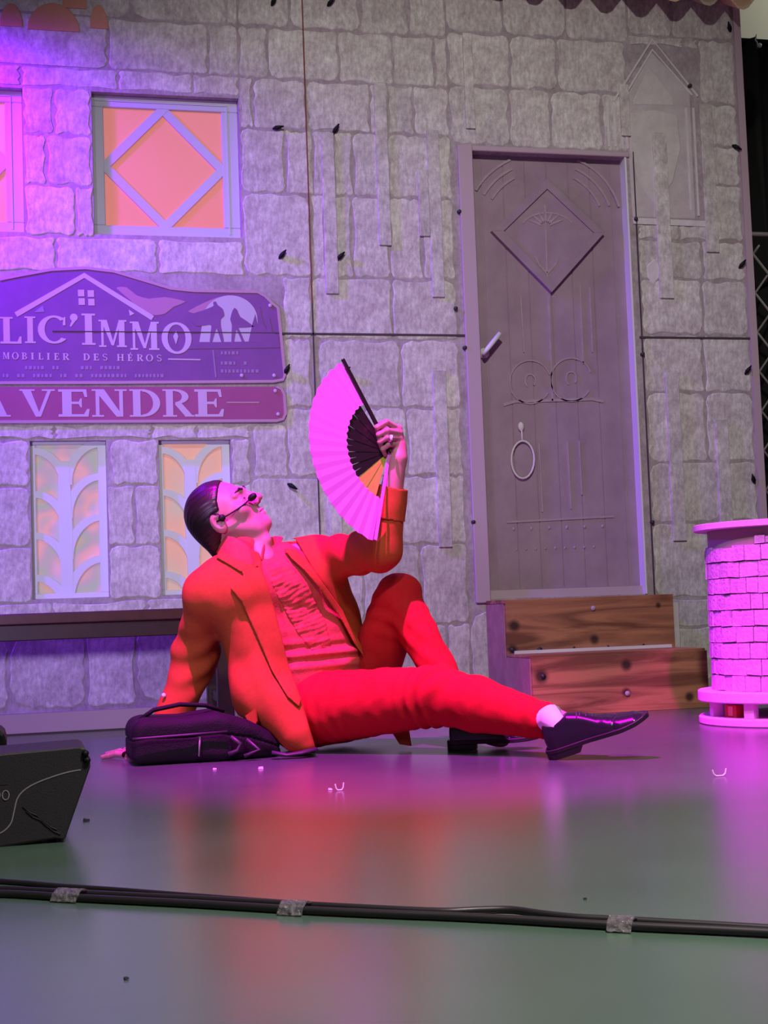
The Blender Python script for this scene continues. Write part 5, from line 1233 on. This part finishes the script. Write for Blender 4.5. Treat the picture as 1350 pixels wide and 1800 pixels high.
# ------------------------------------------------------------------ fan held in the raised hand
FAN = thing('hand_fan', PIV, 'open pale pleated hand fan with black and gilt ribs, held up by the man', 'fan')
fh = -CR*0.76-CF*0.65+CU*0.0; fh /= np.linalg.norm(fh); fv = CU+CF*0.30; fv = fv-fh*(fv @ fh); fv /= np.linalg.norm(fv); fn = np.cross(fh, fv)
if fn @ CF > 0: fn = -fn
RO, RI = 0.298, 0.160
A0, A1 = 63.5, -67.5                                 # from the top guard down to the bottom guard
def fanpt(r, a, off=0.0): a = math.radians(a); return PIV+fh*r*math.cos(a)+fv*r*math.sin(a)+fn*off
NP = 17
b = MB(); vs = []
for i in range(2*NP+1):
    a = A0+(A1-A0)*i/(2*NP); off = 0.0018 if i % 2 else -0.0018
    for r in np.linspace(RI-(0.004 if i % 2 else 0), RO-(0.006 if i % 2 == 0 else 0.0), 5): vs.append(fanpt(r, a, off*(r/RO)))
b.add(vs, [(i*5+k, i*5+k+1, (i+1)*5+k+1, (i+1)*5+k) for i in range(2*NP) for k in range(4)])
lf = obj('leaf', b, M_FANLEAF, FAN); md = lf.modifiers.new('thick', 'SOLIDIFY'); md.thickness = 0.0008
def rib(name, a, w0, w1, r1, mat, off, th=0.0012):
    ar = math.radians(a); dr_ = fh*math.cos(ar)+fv*math.sin(ar); tn = -fh*math.sin(ar)+fv*math.cos(ar); m = MB(); vs = []
    for r, w in ((-0.012, w0*0.8), (0.0, w0), (0.05, w0), (r1*0.6, (w0+w1)/2), (r1, w1)):
        for sx_, sz_ in ((-1, -1), (1, -1), (1, 1), (-1, 1)): vs.append(PIV+dr_*r+tn*sx_*w/2+fn*(off+sz_*th))
    fs = [(3, 2, 1, 0), (16, 17, 18, 19)]+[(l*4+i, l*4+(i+1) % 4, (l+1)*4+(i+1) % 4, (l+1)*4+i) for l in range(4) for i in range(4)]
    m.add(vs, fs); return obj(name, m, mat, FAN)
for i in range(1, NP):
    a = A0+(A1-A0)*i/NP; rib('rib', a, 0.010, 0.0195, RI+0.012, M_FANGOLD if i >= NP-4 else M_FANRIB, -0.0055-0.0010*(i % 2)-0.0003*i)
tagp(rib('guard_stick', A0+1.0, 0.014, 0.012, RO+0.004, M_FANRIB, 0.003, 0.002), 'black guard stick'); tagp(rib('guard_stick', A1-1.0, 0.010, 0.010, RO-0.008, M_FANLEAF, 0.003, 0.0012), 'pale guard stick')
b = MB(); b.tube([PIV-fn*0.007, PIV+fn*0.007], 0.004, 10); obj('rivet', b, M_FANGOLD, FAN, True)

# ------------------------------------------------------------------ bag on the floor
BAG = thing('laptop_bag', FL(360, 1300, 0), 'slumped black fabric bag lying on the floor beside the man\'s propping hand', 'bag')
bl = FL(234, 1349, 0.0); br = FL(508, 1332, 0.0)
bx_ = br-bl; LB = np.linalg.norm(bx_[:2]); ex_ = bx_/np.linalg.norm(bx_); ez_ = np.array([0, 0, 1.0]); ey_ = np.cross(ez_, ex_)
BR = np.stack([ex_, ey_, ez_], 1).astype(np.float32)
def bagf(p):
    q = (p-bl.astype(np.float32)) @ BR; x = q[:, 0]/LB
    top = np.interp(x, [-0.05, 0.02, 0.1, 0.35, 0.55, 0.75, 0.9, 1.0, 1.1], [0.112, 0.124, 0.132, 0.128, 0.138, 0.110, 0.070, 0.030, 0.01])
    dep = np.interp(x, [0, 0.6, 1.0], [0.115, 0.125, 0.09])
    c = 0.5*top
    yy = q[:, 1]-0.125
    qx = np.abs(q[:, 0]-LB*0.5)-(LB*0.5-0.03); qy = np.abs(yy)-(dep-0.03); qz = np.abs(q[:, 2]-c)-(c-np.minimum(0.03, c*0.8))
    m = np.stack([qx, qy, qz], 1); d = np.linalg.norm(np.maximum(m, 0), axis=1)+np.minimum(m.max(1), 0)-np.minimum(0.03, c*0.8)
    d = d+0.0045*fold(p, 24, 0.4)*np.clip(x*1.4, 0.2, 1)+0.0018*fold(p, 62, 1.0)*np.clip(x*1.6-0.2, 0, 1)
    g = np.abs(q[:, 2]-0.58*top)-0.002; d = smax(d, -smax(g, -(d+0.006), 0.001), 0.004)       # seam groove round the sides
    return smax(d*0.85, 0.001-p[:, 2], 0.003)
bc = [bl, br, bl+ey_*0.25+ez_*0.15, br+ey_*0.25+ez_*0.15]
soft('bag_body', [surface(bagf, *bounds(bc, 0.03), 0.004)], M_BAG, BAG)
def BP(x, y, z): return bl+ex_*x*LB+ey_*y+ez_*z
b = MB(); b.tube([BP(0.0, -0.001, 0.078), BP(0.05, -0.008, 0.079), BP(0.35, -0.008, 0.082), BP(0.6, -0.011, 0.085)], 0.0035, 6); obj('piping', b, M_BAG2, BAG, True)
b = MB(); b.tube([BP(0.425, -0.004, 0.074), BP(0.42, -0.006, 0.05), BP(0.415, -0.006, 0.02)], 0.0028, 6); obj('zip_tab', b, M_GREYPRINT, BAG, True)
b = MB(); b.tube([BP(0.05, 0.10, 0.118), BP(0.16, 0.09, 0.150), BP(0.33, 0.09, 0.162), BP(0.5, 0.10, 0.155), BP(0.62, 0.11, 0.135)], 0.013, 8, flat=0.5); obj('top_flap', b, M_BAG, BAG, True)
b = MB(); b.tube([BP(0.88, -0.02, 0.02), BP(0.97, -0.03, 0.011), BP(1.06, -0.035, 0.015), BP(1.17, -0.02, 0.022)], 0.016, 8, flat=0.35); obj('strap', b, M_BAG2, BAG, True)
b = MB(); b.tube([BP(0.62, -0.010, 0.07), BP(0.68, -0.016, 0.05), BP(0.66, -0.014, 0.03), BP(0.60, -0.012, 0.022)], 0.006, 6); b.tube([BP(0.72, -0.012, 0.06), BP(0.80, -0.02, 0.03), BP(0.70, -0.02, 0.014)], 0.006, 6); obj('strap', b, M_BAG2, BAG, True)
